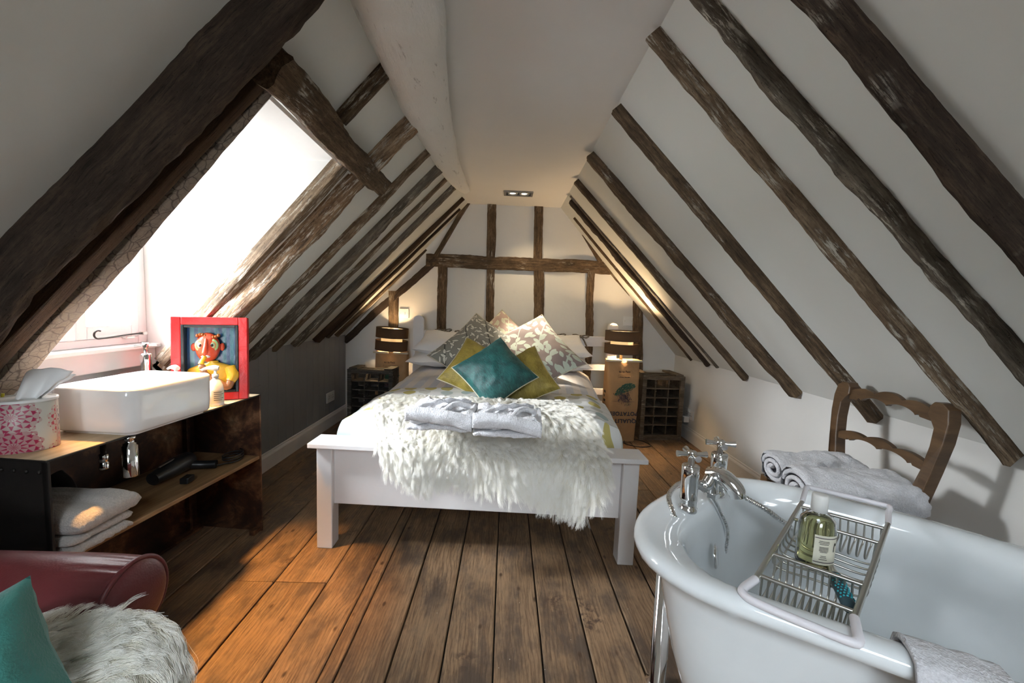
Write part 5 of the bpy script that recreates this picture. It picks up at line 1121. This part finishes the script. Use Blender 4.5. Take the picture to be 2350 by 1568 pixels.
for i in range(9):
    for k in range(5): a = -1.0 + .5 * k + .25 * (i % 2); mb.ball((Ld * (.46 + .05 * i), .0125 * math.sin(a), .0125 * math.cos(a)), .0021, 8, 5)
part('grip_dot', mb, M['teal_dot'], t, kind='stuff')
# towel over the rim
t = thing('rim_towel', 'white towel hung over the near rim of the bath', 'towel', bath.matrix_world @ V((.55, -.28, .4)), TA); bpy.context.view_layer.update(); TLL = t.matrix_world.inverted() @ bath.matrix_world
def rt(u, v):
    x = .447 + .115 * u + .012 * v
    pth = [(-.214, RZ - .035), (-.222, RZ - .002), (-.245, RZ + .012), (-.275, RZ + .014), (-.305, RZ + .008), (-.318, RZ - .02), (-.322, RZ - .09), (-.322, RZ - .20)]
    s = v * (len(pth) - 1); i = min(len(pth) - 2, int(s)); f = s - i; y = pth[i][0] * (1 - f) + pth[i + 1][0] * f; z = pth[i][1] * (1 - f) + pth[i + 1][1] * f
    return TLL @ V((x, y - .004 + .004 * nz((u * 5, v * 3, 1)), z + .003 * nz((u * 6, v * 4, 2))))
mb = MB(); mb.grid(rt, 30, 40); o = part('towel_cloth', mb, M['terry'], t); s_ = o.modifiers.new('thick', 'SOLIDIFY'); s_.thickness = .009; s_.offset = 1

# ================================================================ CHAIR WITH TOWELS
ch = thing('ladder_back_chair', 'carved oak ladder-back chair standing against the knee wall behind the bath', 'chair', (1.24, 1.42, 0)); bpy.context.view_layer.update()
CXW, CY0, CY1 = 1.36, 1.235, 1.60
def cw(nm, mb, bv=.003): return part(nm, mb, M['chair_wood'], ch, bv, world=True)
def plank_shape(poly, th, xf):
    """poly in (y,z), thickness along x; xf(z) gives the rake of the back"""
    m = MB(); n = len(poly); m.v = [(xf(z), y, z) for y, z in poly] + [(xf(z) + th, y, z) for y, z in poly]; m.uv = [(0, 0)] * 2 * n
    m.f = [tuple(range(n)), tuple(range(n, 2 * n))[::-1]] + [(i, n + i, n + (i + 1) % n, (i + 1) % n) for i in range(n)]; m.sm = [False] * len(m.f); return m
rake = lambda z: CXW + .10 * max(0, z - .45)
for y, s in ((CY1, 1), (CY0, -1)):
    # each back post swells outwards at the shoulder
    outer = [(y, .30), (y - s * .004, .44), (y + s * .004, .52), (y + s * .020, .62), (y + s * .034, .72), (y + s * .036, .785), (y + s * .028, .828), (y + s * .006, .844), (y - s * .018, .844)]
    inner = [(y - s * .030, .828), (y - s * .032, .800), (y - s * .016, .780), (y - s * .004, .76), (y - s * .004, .70), (y - s * .014, .62), (y - s * .034, .53), (y - s * .040, .44), (y - s * .036, .30)]
    po = outer + inner; po = po if s > 0 else po; m = MB(); mz = plank_shape(po, .042, rake); cw('back_post', mz)
    mb = MB(); mb.bx(CXW + .004, CXW + .038, y - s * .038, y - s * .002, 0, .305); cw('leg', mb)
def rail(zc, h, amp, y0, y1, nm, arch=.0):
    N = 60; top = []; bot = []
    for k in range(N + 1):
        u = k / N; y = y0 + (y1 - y0) * u; hump = abs(math.sin(math.pi * (u * 3 + 0.0))) ** .7; cu = (.012 if .16 < u < .84 else 0)
        top.append((y, zc + h / 2 + arch * math.sin(math.pi * u) + amp * hump * (1.3 if .33 < u < .67 else 1))); bot.append((y, zc - h / 2 + arch * math.sin(math.pi * u) + amp * 1.2 * abs(math.sin(math.pi * (u * 3 + .5))) ** .6 * (0 if u < .12 or u > .88 else 1)))
    m = MB(); n = len(top); th = .020; xf = lambda z: rake(z) + .010
    m.v = [(xf(z), y, z) for y, z in bot] + [(xf(z), y, z) for y, z in top] + [(xf(z) + th, y, z) for y, z in bot] + [(xf(z) + th, y, z) for y, z in top]; m.uv = [(0, 0)] * 4 * n
    for k in range(n - 1): m.f += [(k, k + 1, n + k + 1, n + k), (2 * n + k + 1, 2 * n + k, 3 * n + k, 3 * n + k + 1), (n + k, n + k + 1, 3 * n + k + 1, 3 * n + k), (k + 1, k, 2 * n + k, 2 * n + k + 1)]
    m.f += [(0, n, 3 * n, 2 * n), (n - 1, 3 * n - 1, 4 * n - 1, 2 * n - 1)]; m.sm = [False] * len(m.f); return cw(nm, m, .002)
rail(.795, .034, .014, CY0 + .026, CY1 - .026, 'top_rail', .010); rail(.625, .026, .012, CY0 + .010, CY1 - .010, 'middle_rail', .012); rail(.47, .036, .012, CY0 + .034, CY1 - .034, 'lower_rail', .012)
SX0 = 1.085
for x, y in ((SX0, CY0 + .005), (SX0, CY1 - .045)): mb = MB(); mb.bx(x, x + .038, y, y + .04, 0, .445); cw('leg', mb)
for a in ((SX0 + .038, CXW, CY0 + .008, CY0 + .03, .375, .42), (SX0 + .038, CXW, CY1 - .03, CY1 - .008, .375, .42), (SX0 + .006, SX0 + .03, CY0 + .045, CY1 - .045, .375, .42)): mb = MB(); mb.bx(*a); cw('seat_rail', mb)
for y in (CY0 + .012, CY1 - .032): mb = MB(); mb.bx(SX0 + .03, CXW + .01, y, y + .018, .14, .165); cw('stretcher', mb)
mb = MB(); mb.grid(lambda u, v: (SX0 + .012 + (CXW - SX0 - .02) * u, CY0 + .02 + (CY1 - CY0 - .04) * v, .418 + .012 * math.sin(math.pi * u) * math.sin(math.pi * v)), 12, 12); o = part('rush_seat', mb, _wood('rush', (.20, .13, .05), (.38, .27, .12), (60, 4, 4)), ch, 0, world=True); s_ = o.modifiers.new('thick', 'SOLIDIFY'); s_.thickness = .014; s_.offset = -1
def roll_towel(c, rz, L_, w, h, seed, label):
    """a towel folded in three: spiral fold at the end, long smooth back"""
    t = thing('towel', label, 'towel', c, R_(rz), 'folded white towels on the ladder-back chair'); mb = MB(); nu, nv = 64, 40
    def f(u, v):
        a = 2 * math.pi * u; x = 2 * v - 1; e = max(0, 1 - abs(x) ** 7) ** .5; ca, sa = math.cos(a), math.sin(a)
        yy = math.copysign(abs(ca) ** .75, ca) * w / 2; zz = math.copysign(abs(sa) ** .8, sa) * h / 2 * (1 + .12 * ca)
        n1 = .014 * nz((x * 1.6 + seed, ca * 1.4, sa * 1.4)) + .006 * nz((x * 5 + seed, ca * 4, sa * 4)) + .0025 * nz((x * 16, ca * 12, sa * 12))
        return (x * L_ / 2 + .008 * nz((ca * 3, sa * 3, seed)), yy * (.82 + .18 * e) + n1 * ca, max(.001, h / 2 + (zz * (.80 + .20 * e) + n1 * sa)))
    mb.grid(f, nu, nv, None, True, True); part('towel_back', mb, M['terry'], t)
    # the rolled end: nested folds
    for s in (-1, 1):
        mb = MB(); q = []
        for k in range(70):
            th = k / 69 * 4.6 * math.pi; r = 1 - .82 * k / 69; q.append((s * (L_ / 2 - .012 + .010 * (1 - r)), math.cos(th) * w * .44 * r, h / 2 + math.sin(th) * h * .42 * r))
        mb.tube(q, .0085, 8); part('rolled_end', mb, M['terry'], t)
    return t
roll_towel((1.245, 1.515, .432), -4, .33, .18, .125, 3, 'rolled white towel on the chair seat, the one nearer the bed'); roll_towel((1.215, 1.315, .430), -7, .36, .21, .14, 17, 'rolled white towel on the chair seat, the one nearer the camera')

# ================================================================ ARMCHAIR
ac = thing('armchair', 'oxblood leather armchair with a rolled arm in the near corner', 'armchair', (-1.05, .5, 0))
def ap(nm, mb, m='leather', bv=0, par=None): return part(nm, mb, M[m], par or ac, bv, world=True)
for ya, sgn in ((.80, 1), (-.02, -1)):
    AZ, AR, X0, X1 = .452, .088, -1.40, -.765
    def roll(u, v):
        a = 2 * math.pi * u; x = X0 + (X1 - X0) * v; k = max(0, v - .80) / .20; rr_ = AR * (1 - .03 * (1 - v)) * (1 - .05 * k * k); pl = .0035 * k * abs(math.sin(a * 13)) ** .5
        return (x, ya + (rr_ - pl) * math.cos(a) * .95, AZ + (rr_ - pl) * math.sin(a))
    mb = MB(); mb.grid(roll, 104, 60, None, True, True); ap('arm_roll', mb)
    mb = MB(); mb.tube([(X1 + .001, ya + AR * .90 * math.cos(a), AZ + AR * .95 * math.sin(a)) for a in np.linspace(0, 2 * math.pi, 49)[:-1]], .0052, 8, True); ap('arm_piping', mb)
    mb = MB(); mb.grid(lambda u, v: (X1 + .020 * (1 - v * v) ** .5 - .0, ya + AR * .90 * v * math.cos(2 * math.pi * u), AZ + AR * .95 * v * math.sin(2 * math.pi * u)), 40, 10, None, True, True); ap('arm_facing', mb)
    mb = MB(); mb.bx(-1.40, -.79, ya - .06, ya + .06, .10, .44); ap('arm_panel', mb, bv=.02)
mb = MB(); mb.bx(-1.42, -.64, .06, .72, .10, .28); ap('seat_base', mb, bv=.02)
def pad(x0, x1, y0, y1, z0, z1, nm):
    mb = MB(); cx_, cy_, cz_ = (x0 + x1) / 2, (y0 + y1) / 2, (z0 + z1) / 2; sg = lambda q, p: math.copysign(abs(q) ** p, q)
    def f(u, v):
        a, b_ = 2 * math.pi * u, math.pi * (v - .5); c_ = abs(math.cos(b_)) ** .45
        return (cx_ + (x1 - x0) / 2 * sg(math.cos(a), .3) * c_, cy_ + (y1 - y0) / 2 * sg(math.sin(a), .3) * c_, cz_ + (z1 - z0) / 2 * sg(math.sin(b_), .6))
    mb.grid(f, 60, 24, None, True, True); ap(nm, mb)
pad(-1.30, -.585, .07, .69, .27, .455, 'seat_cushion'); pad(-1.46, -1.26, .0, .78, .25, .78, 'backrest')
for x in (-1.36, -.80):
    for y in (.02, .76): mb = MB(); mb.lathe([(0, 0), (.018, 0), (.026, .10), (0, .10)], 16, Matrix.Translation((x, y, 0))); ap('leg', mb, 'chair_wood')
sk2 = thing('sheepskin', 'cream sheepskin thrown over the seat of the leather armchair', 'sheepskin', (-.9, .42, .4))
_q = arc([(-1.22, 0, .56), (-1.16, 0, .48), (-1.0, 0, .466), (-.80, 0, .466), (-.64, 0, .462), (-.58, 0, .44), (-.562, 0, .38), (-.558, 0, .30)], 6); _qc = np.cumsum([0] + [(_q[i + 1] - _q[i]).length for i in range(len(_q) - 1)]); _qa = np.array([(p.x, p.z) for p in _q])
def skin2(u, v):
    s = v * _qc[-1]; x = np.interp(s, _qc, _qa[:, 0]); z = np.interp(s, _qc, _qa[:, 1]); y = .10 + .585 * u
    lift = .055 * (max(0, u - .74) / .26) ** 1.5 * min(1, max(0.1, (x + .95) / .3))
    return (x, y, z + .006 + lift + .008 * nz((x * 7, y * 7, 4)))
mb = MB(); mb.grid(skin2, 30, 40); part('hide', mb, M['hide'], sk2, 0, world=True)
fleece(skin2, lambda P, N: N[:, 2] + N[:, 0] * .9, sk2, 100000, .050, 11, clumps=3000, rad=.0004, comb=1.0)
cushion((-100, 1570), .50, 330, -18, 24, M['teal_linen'], 'teal woven cushion on the leather armchair', .12, False, 35, 61)
